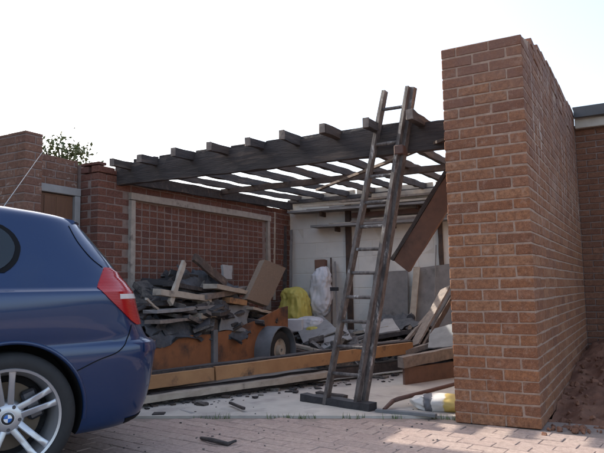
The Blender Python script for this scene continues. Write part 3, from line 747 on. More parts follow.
mound(-1.75, 2.95, .62, .60, .42, FLZ, 8, 280, 'burnt_rubble', 'black charred heap against the grey boards at the right', 'rubble', slabs=24)

mound(-1.22, 2.62, .48, .50, .36, FLZ, 33, 90, 'burnt_rubble', 'tangled charred pile running up to the brick pier', slabs=30)
# individual pieces on the trailer load (placed on the plane of the load)
def xboard(p0, p1, x0, x1, wd, th, mat, name, label, cat='board', up=(0, 0, 1), seg=6, jit=.004):
    a, b = PX(*p0, x0), PX(*p1, x1)
    o = MB().plank((0, 0, 0), sub(b, a), wd, th, up, seg, jit).build(name, M[mat], None, None, a); tag(o, label, cat); return o
xboard((170, 303), (184, 262), -3.17, -3.38, .055, .03, 'paleboard', 'batten', 'pale batten standing steeply at the top left of the trailer load', up=(1, 0, 0))
xboard((157, 292), (208, 299), -3.20, -3.25, .09, .055, 'paleboard', 'beam_piece', 'pale ended timber crossing the steep batten on the trailer load')
xboard((203, 297), (246, 289), -3.22, -3.35, .10, .055, 'burntend', 'beam_piece', 'ash grey timber at the middle of the trailer load')
xboard((210, 286), (243, 293), -3.22, -3.3, .16, .045, 'paleboard', 'plank', 'short pale plank lying on the upper right of the trailer load')
xboard((194, 257), (226, 284), -3.42, -3.30, .10, .03, 'char_brown', 'plank', 'brown scorched plank pointing up from the top of the trailer load', up=(1, 0, .3))
xboard((150, 312), (216, 306), -3.16, -3.25, .16, .03, 'greyboard', 'board', 'grey board lying flat low on the left of the trailer load')
xboard((152, 322), (206, 317), -3.13, -3.2, .16, .028, 'burntend', 'board', 'ashy board under the flat grey board on the trailer load')
xboard((196, 316), (224, 313), -3.14, -3.2, .12, .05, 'paleboard', 'block', 'pale yellowish timber block at the centre of the trailer load')
xboard((248, 308), (274, 315), -3.16, -3.2, .12, .03, 'paleboard', 'plank', 'short light plank below the tilted chipboard panel')
xboard((146, 299), (158, 310), -3.1, -3.2, .02, .02, 'paleboard', 'stick', 'thin pale stick at the left end of the trailer load', 'stick')
xboard((226, 300), (243, 303), -3.2, -3.2, .10, .06, 'orangewood', 'block', 'small orange timber block in the middle of the trailer load')
xboard((168, 284), (206, 291), -3.34, -3.40, .12, .04, 'char', 'plank', 'black charred plank behind the pale batten on the trailer load')
def xsheet(quad, xs, th, mat, name, label, cat='panel', n=7, rough=.004):
    P = [PX(q[0], q[1], d) for q, d in zip(quad, xs)]
    c = P[3].copy(); nn = (P[1] - P[0]).cross(P[3] - P[0]).normalized()
    if nn.dot(CAM - P[0]) < 0: nn = -nn
    g = MB(); top = []
    for j in range(n + 1):
        for i in range(n + 1):
            s, t_ = i / n, j / n; p = (P[0] * (1 - s) + P[1] * s) * (1 - t_) + (P[3] * (1 - s) + P[2] * s) * t_
            p = p + nn * (rough * 3 * noise.noise(p * 5) + rough * noise.noise(p * 17)) + Vector([(rnd.random() - .5) * rough * (3 if i in (0, n) or j in (0, n) else .5) for _ in range(3)])
            top.append(p)
    m_ = (n + 1) ** 2
    g.v = [tuple(p - c) for p in top] + [tuple(p - nn * th - c) for p in top]
    for j in range(n):
        for i in range(n):
            a = j * (n + 1) + i; q = (a, a + 1, a + n + 2, a + n + 1); g.f.append(q); g.f.append(tuple(x + m_ for x in reversed(q)))
    bd = [i for i in range(n)] + [i * (n + 1) + n for i in range(n)] + [n * (n + 1) + n - i for i in range(n)] + [(n - i) * (n + 1) for i in range(n)]
    for a, b in zip(bd, bd[1:] + bd[:1]): g.f.append((a, b, b + m_, a + m_))
    o = g.build(name, M[mat], None, 40, c); tag(o, label, cat); return o
xsheet([(265, 259.5), (286, 268), (268, 306), (247, 299)], [-3.28, -3.34, -3.22, -3.16], .07, 'chip', 'chipboard_panel', 'thick grey-brown chipboard slab standing tilted on the trailer load', 'panel', 6, .001)
xsheet([(180, 266), (206, 272), (214, 300), (176, 297)], [-3.5, -3.5, -3.3, -3.3], .008, 'felt', 'felt_sheet', 'dark roofing felt hanging behind the steep batten on the load', 'felt', 9, .03)
xsheet([(206, 272), (232, 284), (240, 304), (204, 302)], [-3.45, -3.45, -3.28, -3.28], .008, 'felt', 'felt_sheet', 'crumpled dark felt at the top right of the trailer load', 'felt', 9, .03)
xsheet([(222, 303), (250, 306), (247, 332), (220, 330)], [-3.2, -3.2, -3.09, -3.09], .012, 'slate', 'slate_panel', 'square dark grey sheet hanging over the trailer side', 'panel', 6, .006)
xsheet([(155, 321), (205, 321), (214, 337), (150, 345)], [-3.2, -3.2, -3.07, -3.06], .006, 'felt', 'felt_sheet', 'black felt draped over the left side panel of the trailer', 'felt', 10, .022)
xsheet([(200, 320), (240, 322), (250, 334), (236, 345)], [-3.2, -3.2, -3.07, -3.06], .006, 'felt', 'felt_sheet', 'torn black felt hanging over the trailer corner post', 'felt', 10, .022)
xsheet([(140, 318), (160, 312), (176, 330), (150, 338)], [-3.3, -3.3, -3.1, -3.1], .006, 'felt', 'felt_sheet', 'grey felt scrap beside the tail light on the load', 'felt', 8, .025)
xsheet([(222, 265), (233, 265), (232, 279), (224, 279)], [-3.45, -3.45, -3.4, -3.4], .03, 'slab', 'pale_block', 'small pale grey block against the brick wall above the load', 'block', 3, .003)

# ================================================================== sacks and boxes by the white wall
def sack(c, d, seed, mat, name, label, cat='sack', lean=(0, 0, 0), n=110):
    g = MB(); nu, nv = n, n // 2
    for j in range(nv + 1):
        ph = math.pi * j / nv - math.pi / 2
        for i in range(nu):
            th = 2 * math.pi * i / nu
            def se(x, e): return math.copysign(abs(x) ** e, x)
            v = Vector((se(math.cos(ph), .6) * se(math.cos(th), .7) * d[0] / 2, se(math.cos(ph), .6) * se(math.sin(th), .7) * d[1] / 2, se(math.sin(ph), .8) * d[2] / 2))
            pl = Vector((v.x * 1.3, v.y * 1.3, v.z * .45)); sk_ = Vector((v.x + v.z * .5, v.y - v.z * .4, v.z))
            k_ = 1 + .30 * noise.noise(v * 4.5 + Vector((seed, 0, 0))) + .26 * (.3 - abs(noise.noise(pl * 12 + Vector((0, seed, 0))))) + .16 * (.25 - abs(noise.noise(sk_ * 13 + Vector((0, seed, 5))))) + .05 * noise.noise(v * 40)
            v = Vector((v.x * k_, v.y * k_, v.z * (1 + .12 * noise.noise(v * 6 + Vector((0, 0, seed))))))
            g.v.append((v.x + lean[0] * (v.z / d[2] + .5), v.y + lean[1] * (v.z / d[2] + .5), v.z + d[2] / 2))
    for j in range(nv):
        for i in range(nu): g.f.append((j * nu + i, j * nu + (i + 1) % nu, (j + 1) * nu + (i + 1) % nu, (j + 1) * nu + i))
    o = g.build(name, M[mat], None, 80, c); tag(o, label, cat); return o
p = PY(297, 300, 3.05); sack((p.x - .02, 3.05, .34), (.42, .36, .60), 2, 'yellow', 'yellow_sack', 'big bright yellow sack slumped by the white wall', lean=(-.06, .05, 0))
p = PY(320, 300, 3.3); sack((p.x, 3.32, .50), (.28, .24, .72), 17, 'white', 'white_sack', 'tall white plastic sack against the back wall', lean=(.0, .06, 0))
p = PY(321, 265.5, 3.40); tag(MB().box((0, 0, 0), (.15, .13, .16), Matrix.Rotation(.2, 3, 'Z'), .008, .004).build('carton', M['redwood'], None, None, p), 'small red-brown box sitting on the tall white sack', 'box')
p = PY(309, 320, 2.9); sack((p.x, 2.9, .32), (.34, .28, .24), 11, 'white', 'white_sack', 'small crumpled white sack in front of the yellow one')
p = PY(312, 322, 2.8); sack((p.x + .04, 2.76, .30), (.20, .16, .14), 14, 'yellow', 'yellow_bag', 'little yellow bag beside the crumpled white sack', 'bag')
p = PY(296, 325, 2.75); tag(MB().box((0, 0, 0), (.20, .16, .16), Matrix.Rotation(.3, 3, 'Z'), .01, .004).build('carton', M['white'], None, None, p), 'pale box next to the trailer end', 'box')
tag(mound(-3.35, 3.05, .62, .60, .42, FLZ, 21, 110, 'grey_rubble', 'rubble under the sacks by the white wall', 'rubble_grey'), None)
# tools leaning on the wall
board((332, 330), (331, 258), 3.15, 3.7, .025, .025, 'char_brown', 'broom_handle', 'left of two long wooden handles leaning on the white wall', 'tool')
t = board((338, 330), (335, 262), 3.15, 3.7, .025, .025, 'greyboard', 'spade', 'spade with its blade up leaning on the white wall', 'tool')
p0 = PY(334.8, 289, 3.36) - t.location; MB().box(p0 + Vector((0, -.02, 0)), (.13, .02, .05), None, .004).build('blade', M['black'], t)

# slabs and boards in the heap behind the ladder
sheet([(294, 322), (322, 315), (338, 330), (304, 345)], [2.95, 3.15, 2.55, 2.35], .015, 'slab', 'cement_sheet', 'pale grey cement sheet lying tilted behind the trailer wheel', 'panel', None, 6, .004)
sheet([(318, 333), (345, 324), (352, 338), (322, 349)], [2.6, 2.9, 2.4, 2.2], .015, 'slab', 'cement_sheet', 'second cement sheet lying just left of the ladder', 'panel', None, 6, .004)
sheet([(360, 322), (392, 318), (400, 330), (366, 335)], [2.9, 2.9, 2.5, 2.5], .02, 'slab', 'cement_sheet', 'grey sheet lying flat on the black charred heap', 'panel', None, 6, .004)
board((285, 343), (345, 356), 2.15, 2.05, .10, .03, 'paleboard', 'plank', 'pale plank running low from the trailer wheel to the ladder')
board((280, 348), (328, 358), 2.0, 1.95, .06, .05, 'char_brown', 'timber', 'dark timber lying beside the trailer wheel')
board((322, 350), (370, 334), 2.3, 2.6, .09, .03, 'greyboard', 'plank', 'grey plank sloping up behind the ladder rungs')
board((345, 347), (400, 341), 2.2, 2.35, .12, .025, 'burntend', 'plank', 'ashy plank on the heap right of the ladder')
board((355, 333), (390, 327), 2.7, 2.7, .10, .03, 'paleboard', 'plank', 'short pale plank high on the heap right of the ladder')
board((414, 346), (446, 288), 2.25, 3.0, .17, .02, 'burntend', 'plank', 'broad grey plank slanting steeply on the right of the heap', up=(-.5, -.5, .6))
board((424, 347), (453, 296), 2.2, 2.9, .05, .05, 'char_brown', 'timber', 'dark timber slanting beside the broad grey plank', up=(-.5, -.5, .6))
board((402, 346), (436, 306), 2.3, 2.9, .08, .03, 'burntend', 'plank', 'ashy plank under the broad slanting grey plank', up=(-.5, -.5, .6))
board((376, 337), (420, 330), 2.5, 2.6, .09, .05, 'char', 'timber', 'black timber lying across the charred heap')
sheet([(378, 318), (410, 312), (424, 326), (380, 332)], [3.0, 3.1, 2.6, 2.55], .008, 'felt', 'felt_sheet', 'black felt crumpled on top of the charred heap', 'felt', None, 10, .03)
sheet([(430, 330), (458, 322), (462, 345), (428, 348)], [2.4, 2.4, 2.0, 2.0], .012, 'slate', 'cement_sheet', 'grey sheet leaning low by the brick pier', 'panel', None, 6, .003)
p = PY(411, 318, 2.95); tag(MB().lathe([(.0, -.03), (.045, -.03), (.055, 0), (.045, .03), (.0, .03)], 20).build('paint_tin', M['black'], None, 40, p), 'round black tin on the charred heap', 'tin')

# ================================================================== long timbers on the floor
def zb(x, y, z): return Vector((x, y, z))
A0, A1 = zb(-2.98, -.58, .185), zb(-1.60, 2.14, .27)
def on_line(t): return A0 + (A1 - A0) * t
d01 = (A1 - A0); side = Vector((d01.y, -d01.x, 0)).normalized()
mid = on_line(.24)
tl_ = MB().plank((0, 0, 0), mid - A0 - d01.normalized() * .01, .05, .105, (0, 0, 1), 8, .002).build('pine_board', M['orangewood'], None, None, A0); tag(tl_, 'short orange pine board on edge behind the car bumper', 'board')
tr_ = MB().plank((0, 0, 0), A1 - mid, .05, .112, (0, 0, 1), 16, .002).build('pine_board', M['orangewood'], None, None, mid + side * .01 + Vector((0, 0, .004))); tag(tr_, 'long orange pine board on edge running behind the ladder foot', 'board')
q0, q1 = A0 - side * .085 + Vector((0, 0, .03)), on_line(1.02) - side * .085 + Vector((0, 0, .028))
tag(MB().plank((0, 0, 0), q1 - q0, .10, .09, (0, 0, 1), 20, .005).build('charred_timber', M['char'], None, None, q0), 'black charred timber lying behind the orange boards', 'timber')
q0, q1 = A0 + side * .09 + Vector((-.02, 0, -.115)), on_line(.62) + side * .07 + Vector((0, 0, -.13))
tag(MB().plank((0, 0, 0), q1 - q0, .09, .05, (0, 0, 1), 14, .004).build('mossy_plank', M['paleboard'], None, None, q0), 'greyish plank lying on the floor under the orange boards', 'plank')
q0, q1 = on_line(.05) - side * .03 + Vector((0, 0, -.13)), on_line(.98) - side * .06 + Vector((0, 0, -.165))
tag(MB().plank((0, 0, 0), q1 - q0, .14, .09, (0, 0, 1), 18, .006).build('charred_timber', M['char'], None, None, q0), 'black charred timber on the floor beneath the orange boards', 'timber')
# right hand continuation
a, b = PY(398, 362, 2.0), PY(475, 337, 2.55)
tag(MB().plank((0, 0, 0), b - a, .06, .05, (0, 0, 1), 8, .003).build('pale_rail', M['burntend'], None, None, a + Vector((0, 0, .07))), 'ashy rail sloping up to the brick pier at the right', 'rail')
a, b = PZ(404, 383, .03), PZ(478, 372, .03)
tag(MB().plank((0, 0, 0), b - a, .03, .155, (0, 0, 1), 8, .003).build('rust_panel', M['redwood'], None, None, a + Vector((0, 0, .062))), 'low red-brown board on edge lying by the brick pier', 'board')
a2, b2 = a + Vector((-.02, -.02, .19)), b + Vector((0, -.02, .25))
tag(MB().plank((0, 0, 0), b2 - a2, .08, .10, (0, 0, 1), 8, .004).build('grey_timber', M['burntend'], None, None, a2), 'ashy timber lying on the low red-brown board', 'timber')

# ================================================================== things on the slab edge
a, b = PZ(304, 400.5, FLZ), PZ(373, 411, FLZ)
tag(MB().plank((0, 0, 0), b - a, .09, .055, (0, 0, 1), 10, .004).build('black_board', M['black'], None, None, a + Vector((0, 0, .0285))), 'flat black board lying at the ladder foot', 'board')
a2, b2 = PZ(373, 411.5, FLZ) + Vector((.03, 0, 0)), PZ(436, 417, FLZ)
tag(MB().plank((0, 0, 0), b2 - a2, .05, .02, (0, 0, 1), 8, .002).build('steel_strip', M['steel'], None, None, a2 + Vector((0, 0, .011))), 'flat grey strip lying from black board to sack', 'strip')
a = PZ(384, 409.5, FLZ + .02); 
pts = [Vector((0, 0, 0)), PZ(393, 401, FLZ + .045) - a, PZ(398, 399, FLZ + .06) - a, PZ(425, 392, FLZ + .075) - a, PZ(470, 380, FLZ + .10) - a]
tag(MB().tube(pts, [.013, .017, .018, .017, .016], 8).build('bent_pipe', M['rust'], None, 50, a), 'bent rusty pipe lying on the floor towards the brick pier', 'pipe')
a, b = PZ(318, 395, FLZ), PZ(346, 399, FLZ)
tag(MB().plank((0, 0, 0), b - a, .06, .03, (0, 0, 1), 5, .004).build('charred_offcut', M['char'], None, None, a + Vector((0, 0, .016))), 'charred offcut on the floor behind the ladder foot', 'offcut')
p = PZ(437, 411, FLZ)
def sackmat():
    m, nt, b = newmat('printed_sack'); t = nt.nodes.new('ShaderNodeTexCoord'); sx = nt.nodes.new('ShaderNodeSeparateXYZ'); nt.links.new(t.outputs['Object'], sx.inputs[0])
    nf = tex(nt, t.outputs['Object'], 9, 4)
    ad = N(nt, 'ShaderNodeMath', operation='MULTIPLY_ADD'); nt.links.new(nf, ad.inputs[0]); ad.inputs[1].default_value = .10; nt.links.new(sx.outputs[0], ad.inputs[2])
    c = mixc(nt, ramp(nt, nf, .3, .7), (.60, .58, .55), (.48, .46, .43))
    r1 = nt.nodes.new('ShaderNodeValToRGB'); e = r1.color_ramp.elements; r1.color_ramp.interpolation = 'CONSTANT'
    mr = N(nt, 'ShaderNodeMapRange'); mr.inputs[1].default_value = -.15; mr.inputs[2].default_value = .25; nt.links.new(ad.outputs[0], mr.inputs[0]); nt.links.new(mr.outputs[0], r1.inputs[0])
    e[0].position = 0; e[0].color = (0, 0, 0, 1); e[1].position = .22; e[1].color = (1, 1, 1, 1); q = e.new(.36); q.color = (0, 0, 0, 1)
    c = mixc(nt, r1.outputs[0], c, (.12, .12, .13))
    c = mixc(nt, ramp(nt, mr.outputs[0], .60, .63), c, (.45, .34, .10))
    nt.links.new(c, b.inputs['Base Color']); b.inputs['Roughness'].default_value = .6; return m
M['print'] = sackmat()
sk = sack((p.x - .0, p.y + .07, FLZ - .01), (.40, .24, .12), 31, 'print', 'cement_sack', 'white and yellow cement sack lying beside the brick pier')
sk.rotation_euler = (0, 0, rad(12))
# litter on the forecourt
a = PZ(201, 440, .0)
st = MB().tube([Vector((0, 0, .012)), PZ(212, 442, .012) - a + Vector((0, 0, .012)), PZ(228, 444, .012) - a, PZ(236, 440.5, .02) - a], [.010, .014, .013, .007], 7)
tag(st.build('charred_stick', M['char'], None, 60, a), 'charred stick lying alone on the paving', 'stick')
a = PZ(159, 416, 0); tag(MB().box((0, 0, .012), (.09, .07, .022), Matrix.Rotation(.5, 3, 'Z'), .004, .004).build('charred_scrap', M['char'], None, None, a), 'small black scrap on the paving near the bumper', 'scrap')
a = PZ(188, 413, 0); tag(MB().box((0, 0, .008), (.20, .06, .014), Matrix.Rotation(-.4, 3, 'Z'), .003, .006).build('ash_flake', M['slab'], None, None, a), 'pale flake of ash sheet on the paving by the slab edge', 'scrap')
a, b = PZ(230, 404, .03), PZ(244, 410, .03)
tag(MB().plank((0, 0, 0), b - a, .022, .018, seg=3, jit=.002).build('charred_stick', M['char'], None, None, a + Vector((0, 0, .01))), 'short black stick at the slab edge by the grass', 'stick')
r3 = random.Random(12); g = MB()
for _ in range(90):
    q = PZ(r3.uniform(95, 440), r3.uniform(398, 452), .0); s = r3.uniform(.003, .010)
    zz = FLZ if (q.y > slab_edge(q.x) + .02) else 0.0
    g.box((q.x, q.y, zz + s * .3), (s * r3.uniform(.8, 2), s, s * .6), Matrix.Rotation(r3.random() * 6, 3, 'Z'), s * .1, s * .15, r3)
for _ in range(150):
    t_ = r3.random() ** .8; q = on_line(t_) + side * abs(r3.gauss(.02, .17)); s = .008 + .05 * r3.random() ** 2.5
    zz = FLZ if (q.y > slab_edge(q.x) + .02) else 0.0
    g.box((q.x, q.y, zz + s * .2), (s * r3.uniform(.8, 2.4), s, s * .4), Matrix.Rotation(r3.random() * 6, 3, 'Z'), s * .1, s * .15, r3)
tag(g.build('grit', M['rubble']), 'charcoal crumbs and grit scattered over floor and paving', 'grit', None, 'stuff')
# grass along the slab edge
g = MB()
for _ in range(240):
    t_ = r3.random(); x = -2.3 + 1.75 * t_; 
    if noise.noise((x * 4, 1, 0)) < -.05: continue
    y = slab_edge(x) - .015 + r3.gauss(0, .012); h = r3.uniform(.012, .045); an = r3.random() * 6.28; l = r3.uniform(.2, .9) * h
    c_, s_ = math.cos(an), math.sin(an)
    g.add([(x - s_ * .003, y + c_ * .003, -.005), (x + s_ * .003, y - c_ * .003, -.005), (x + c_ * l, y + s_ * l, h)], [(0, 1, 2)])
tag(g.build('grass', M['grass']), 'tufts of grass along the slab edge', 'grass', None, 'stuff')

TREE_S = 1.0
# ================================================================== tree behind the outbuilding
tp = PX(62, 152, -9.0); TREE = thing('tree', (-9.0, tp.y, 0), 'small leafy tree showing over the outbuilding wall', 'tree')
ty = tp.y; g = MB(); r4 = random.Random(5)
g.tube([(0, 0, 0), (.03, .02, 1.2), (-.03, .05, 2.4), (.0, .0, tp.z)], [.09, .075, .05, .02], 8)
tops = []
for i in range(34):
    a_ = r4.random() * 6.28; z0 = r4.uniform(tp.z - 1.5, tp.z - .40); e = Vector((math.cos(a_) * r4.uniform(.1, .62), math.sin(a_) * r4.uniform(.1, .62), z0 + r4.uniform(.3, .62)))
    g.tube([(0, 0, z0), e * .5 + Vector((0, 0, z0 * .5 + .05)), e], [.03, .02, .006], 5); tops.append(e)
g.build('trunk', M['bark'], TREE, 60)
g = MB()
for e in tops:
    for _ in range(95):
        c = e + Vector((r4.gauss(0, .12), r4.gauss(0, .12), r4.gauss(0, .09))); s = r4.uniform(.03, .06)
        R_ = Matrix.Rotation(r4.random() * 6.28, 3, Vector((r4.gauss(0, 1), r4.gauss(0, 1), r4.gauss(0, 1) + .01)).normalized())
        g.add([c + R_ @ Vector(v) * s for v in ((-1, 0, 0), (0, -.5, 0.1), (1, 0, 0), (0, .5, 0.1))], [(0, 1, 2, 3)])
tag(g.build('crown', M['leaf'], TREE), kind='stuff')

# ================================================================== the blue car
def interp(tab):
    xs = [a for a, b in tab]; ys = [b for a, b in tab]; n_ = len(xs)
    dl = [(ys[i + 1] - ys[i]) / (xs[i + 1] - xs[i]) for i in range(n_ - 1)]
    ms = [dl[0]] + [0 if dl[i - 1] * dl[i] <= 0 else 2 * dl[i - 1] * dl[i] / (dl[i - 1] + dl[i]) for i in range(1, n_ - 1)] + [dl[-1]]
    def f(x):
        if x <= xs[0]: return ys[0]
        if x >= xs[-1]: return ys[-1]
        i = max(j for j in range(n_ - 1) if xs[j] <= x); h = xs[i + 1] - xs[i]; t = (x - xs[i]) / h
        return ys[i] * (1 + 2 * t) * (1 - t) ** 2 + ms[i] * h * t * (1 - t) ** 2 + ys[i + 1] * t * t * (3 - 2 * t) + ms[i + 1] * h * t * t * (t - 1)
    return f
wz = interp([(.19, .815), (.215, .838), (.30, .855), (.45, .868), (.58, .876), (.64, .870), (.655, .866), (.72, .878), (.82, .882), (.90, .876), (.925, .868), (.94, .842), (.97, .824), (1.0, .808), (1.1, .762), (1.2, .712), (1.3, .662), (1.35, .632), (1.39, .59), (1.415, .53), (1.43, .43), (1.436, .22)])
xrz = interp([(.19, .715), (.215, .755), (.28, .785), (.36, .805), (.50, .825), (.60, .834), (.635, .828), (.652, .79), (.70, .758), (.78, .725), (.88, .695), (.96, .665), (1.0, .64), (1.1, .575), (1.2, .50), (1.28, .44), (1.315, .415), (1.34, .37), (1.365, .25), (1.39, .08), (1.415, -.18), (1.43, -.45), (1.436, -.68)])
xfz = interp([(.17, -3.2), (.25, -3.34), (.40, -3.40), (.60, -3.41), (.70, -3.38), (.78, -3.22), (.85, -2.85), (.91, -2.35), (.95, -2.08), (1.0, -1.99), (1.1, -1.83), (1.2, -1.67), (1.3, -1.48), (1.36, -1.34), (1.40, -1.20), (1.42, -1.08), (1.436, -.95)])
nz = interp([(.17, 7.0), (.6, 8.0), (.9, 8.0), (1.0, 7.0), (1.2, 6.5), (1.35, 6.0), (1.436, 4.5)])
def spt(z, t, off=0.0):
    xr_, xf_, w_, n_ = xrz(z), xfz(z), wz(z), nz(z); xm, L_ = (xr_ + xf_) / 2, (xr_ - xf_) / 2
    c, s = math.cos(t), math.sin(t); e = 2 / n_
    x = xm + L_ * math.copysign(abs(c) ** e, c); y = w_ * math.copysign(abs(s) ** e, s)
    if off:
        nx_ = math.copysign(abs((x - xm) / L_) ** (n_ - 1) / L_, c); ny_ = math.copysign(abs(y / w_) ** (n_ - 1) / w_, s)
        l = math.hypot(nx_, ny_) or 1; x += off * nx_ / l; y += off * ny_ / l
    return Vector((x, y, z))
def t_x(x, z):        # parameter of a point on the near (-Y) side with the given x, rear half
    xr_, xf_, n_ = xrz(z), xfz(z), nz(z); xm, L_ = (xr_ + xf_) / 2, (xr_ - xf_) / 2
    k_ = max(-1, min(1, (x - xm) / L_)); return -math.acos(math.copysign(abs(k_) ** (n_ / 2), k_))
def t_y(y, z): return -math.asin(min(1, (abs(y) / wz(z)) ** (nz(z) / 2)))
CPHI = 34.5
hubw = PZ(9, 420, .316)
# rotation in the world frame: the car's rear axis makes CPHI with the camera's right axis
cang = rad(CPHI) + YAW
Rr = Vector((math.cos(cang), math.sin(cang), 0)); Aw = Vector((-math.sin(cang), math.cos(cang), 0))
cb = hubw + Aw * .86; cb.z = 0
CAR = thing('parked_car', cb, 'dark blue hatchback parked at the left, seen from its rear side', 'car', None, cang)
def paint():
    m, nt, b = newmat('blue_metallic_paint')
    p = pos(nt, None, True)
    fl_ = tex(nt, p, 900, 2); f2 = tex(nt, p, 3.0, 4)
    col = mixc(nt, fl_, (0.003, 0.019, 0.068), (0.006, 0.032, 0.108))
    col = mixc(nt, ramp(nt, f2, .5, .85, (0, 0, 0), (.15, .15, .15)), col, (0.05, 0.06, 0.075))
    nt.links.new(col, b.inputs['Base Color']); b.inputs['Metallic'].default_value = .25; b.inputs['Roughness'].default_value = .32; b.inputs['Specular IOR Level'].default_value = .3
    b.inputs['Coat Weight'].default_value = .8; b.inputs['Coat Roughness'].default_value = .03
    return m
def pm(name, c, rough=.3, metal=0.0, coat=0.0, trans=0.0, spec=.5):
    m, nt, b = newmat(name); p = pos(nt, None, True)
    col = mixc(nt, tex(nt, p, 25, 4), c, tuple(x * .85 for x in c)); nt.links.new(col, b.inputs['Base Color'])
    b.inputs['Roughness'].default_value = rough; b.inputs['Metallic'].default_value = metal; b.inputs['Coat Weight'].default_value = coat
    b.inputs['Transmission Weight'].default_value = trans; b.inputs['Specular IOR Level'].default_value = spec
    return m
M['paint'] = paint(); M['glass'] = pm('tinted_glass', (.008, .016, .022), .03, 0, .3); M['trim'] = pm('black_trim', (.006, .006, .007), .6, spec=.15)
def lens(name, c):
    m = pm(name, c, .12, 0, .25, spec=.3); nt = m.node_tree; b = nt.nodes['Principled BSDF']
    wv = N(nt, 'ShaderNodeTexWave', Scale=38.0, Distortion=0.0); wv.bands_direction = 'Z'; nt.links.new(pos(nt, None, True), wv.inputs['Vector'])
    bump(nt, b, wv.outputs['Fac'], .25, .003); return m
M['red'] = lens('red_lens', (.36, .008, .011)); M['_unused'] = pm('red_lens', (.42, .012, .016), .12, 0, .8); M['clear'] = pm('clear_lens', (.65, .60, .58), .12, 0, .6); M['darkred'] = pm('dark_red_lens', (.25, .008, .012), .15, 0, .8)
M['alloy'] = pm('alloy_silver', (.52, .53, .55), .34, .75); M['disc'] = pm('brake_disc', (.12, .095, .07), .5, .6); M['well'] = pm('wheel_well', (.01, .01, .011), .9)
M['bolt'] = pm('wheel_bolt', (.10, .10, .11), .4, .8); M['chrome'] = pm('chrome_mast', (.6, .6, .6), .2, .9)
def roundel():
    m, nt, b = newmat('hub_roundel'); t = nt.nodes.new('ShaderNodeTexCoord'); s = nt.nodes.new('ShaderNodeSeparateXYZ'); nt.links.new(t.outputs['Object'], s.inputs[0])
    mu = N(nt, 'ShaderNodeMath', operation='MULTIPLY'); nt.links.new(s.outputs[0], mu.inputs[0]); nt.links.new(s.outputs[2], mu.inputs[1])
    gt = N(nt, 'ShaderNodeMath', operation='GREATER_THAN'); nt.links.new(mu.outputs[0], gt.inputs[0]); gt.inputs[1].default_value = 0
    col = mixc(nt, gt.outputs[0], (.02, .13, .45), (.75, .75, .75))
    cx = N(nt, 'ShaderNodeCombineXYZ'); nt.links.new(s.outputs[0], cx.inputs[0]); nt.links.new(s.outputs[2], cx.inputs[1])
    ln = nt.nodes.new('ShaderNodeVectorMath'); ln.operation = 'LENGTH'; nt.links.new(cx.outputs[0], ln.inputs[0])
    g2 = N(nt, 'ShaderNodeMath', operation='GREATER_THAN'); nt.links.new(ln.outputs['Value'], g2.inputs[0]); g2.inputs[1].default_value = .019
    col = mixc(nt, g2.outputs[0], col, (.02, .02, .022))
    g3 = N(nt, 'ShaderNodeMath', operation='GREATER_THAN'); nt.links.new(ln.outputs['Value'], g3.inputs[0]); g3.inputs[1].default_value = .0295
    col = mixc(nt, g3.outputs[0], col, (.6, .6, .6)); nt.links.new(col, b.inputs['Base Color']); b.inputs['Roughness'].default_value = .25; return m
M['roundel'] = roundel()
# body shell: rings lofted in height
NT = 220
dense = [(-math.pi + 2 * math.pi * i / 4000) for i in range(4001)]
P_ = [spt(.6, t) for t in dense]; acc = [0]
for a, b in zip(P_, P_[1:]): acc.append(acc[-1] + (b - a).length)
tl2 = [dense[min(4000, int(np.searchsorted(acc, acc[-1] * i / NT)))] for i in range(NT)]
zs = [.19, .20, .215, .24, .27, .30, .34, .39, .44, .49, .54, .575, .60, .62, .635, .643, .652, .665, .69, .72, .76, .80, .84, .87, .90, .915, .925, .932, .94, .95, .96, .975, .99, 1.0, 1.02, 1.06, 1.1, 1.15, 1.2, 1.24, 1.28, 1.30, 1.32, 1.335, 1.35, 1.365, 1.38, 1.39, 1.40, 1.41, 1.418, 1.425, 1.43, 1.434, 1.436]
g = MB()
for z in zs:
    for t in tl2: g.v.append(tuple(spt(z, t)))
for j in range(len(zs) - 1):
    for i in range(NT): g.f.append((j * NT + i, j * NT + (i + 1) % NT, (j + 1) * NT + (i + 1) % NT, (j + 1) * NT + i))
g.f.append(tuple(range(NT - 1, -1, -1))); g.f.append(tuple((len(zs) - 1) * NT + i for i in range(NT)))
bme = g.mesh('body', M['paint']); bme.materials.append(M['well'])
tmp = bpy.data.objects.new('tmp_body', bme); COL.objects.link(tmp)
cut = MB()
for hx in (0, -2.66):
    for s in (-1, 1):
        ring = []; nn = 72; o0 = len(cut.v)
        for k in range(nn):
            a_ = 2 * math.pi * k / nn
            for yy in (s * .60, s * 1.0): cut.v.append((hx + .352 * math.cos(a_), yy, .322 + .352 * math.sin(a_)))
        cut.f += [(o0 + 2 * k, o0 + 2 * ((k + 1) % nn), o0 + 2 * ((k + 1) % nn) + 1, o0 + 2 * k + 1) for k in range(nn)]
        cut.f += [tuple(o0 + 2 * k for k in range(nn)), tuple(o0 + 2 * k + 1 for k in reversed(range(nn)))]
# rocker cut-away: raise the underside from the arch to the rear corner is left to the ring taper
cme = cut.mesh('cut', M['well']); ctmp = bpy.data.objects.new('tmp_cut', cme); COL.objects.link(ctmp)
md = tmp.modifiers.new('b', 'BOOLEAN'); md.object = ctmp; md.operation = 'DIFFERENCE'; md.solver = 'EXACT'
try: md.material_mode = 'TRANSFER'
except Exception: pass
dg = bpy.context.evaluated_depsgraph_get(); dg.update()
bod = bpy.data.meshes.new_from_object(tmp.evaluated_get(dg))
bpy.data.objects.remove(tmp); bpy.data.objects.remove(ctmp)
for p in bod.polygons: p.use_smooth = True
bod.set_sharp_from_angle(angle=rad(28))
body = ob('body', bod, CAR)
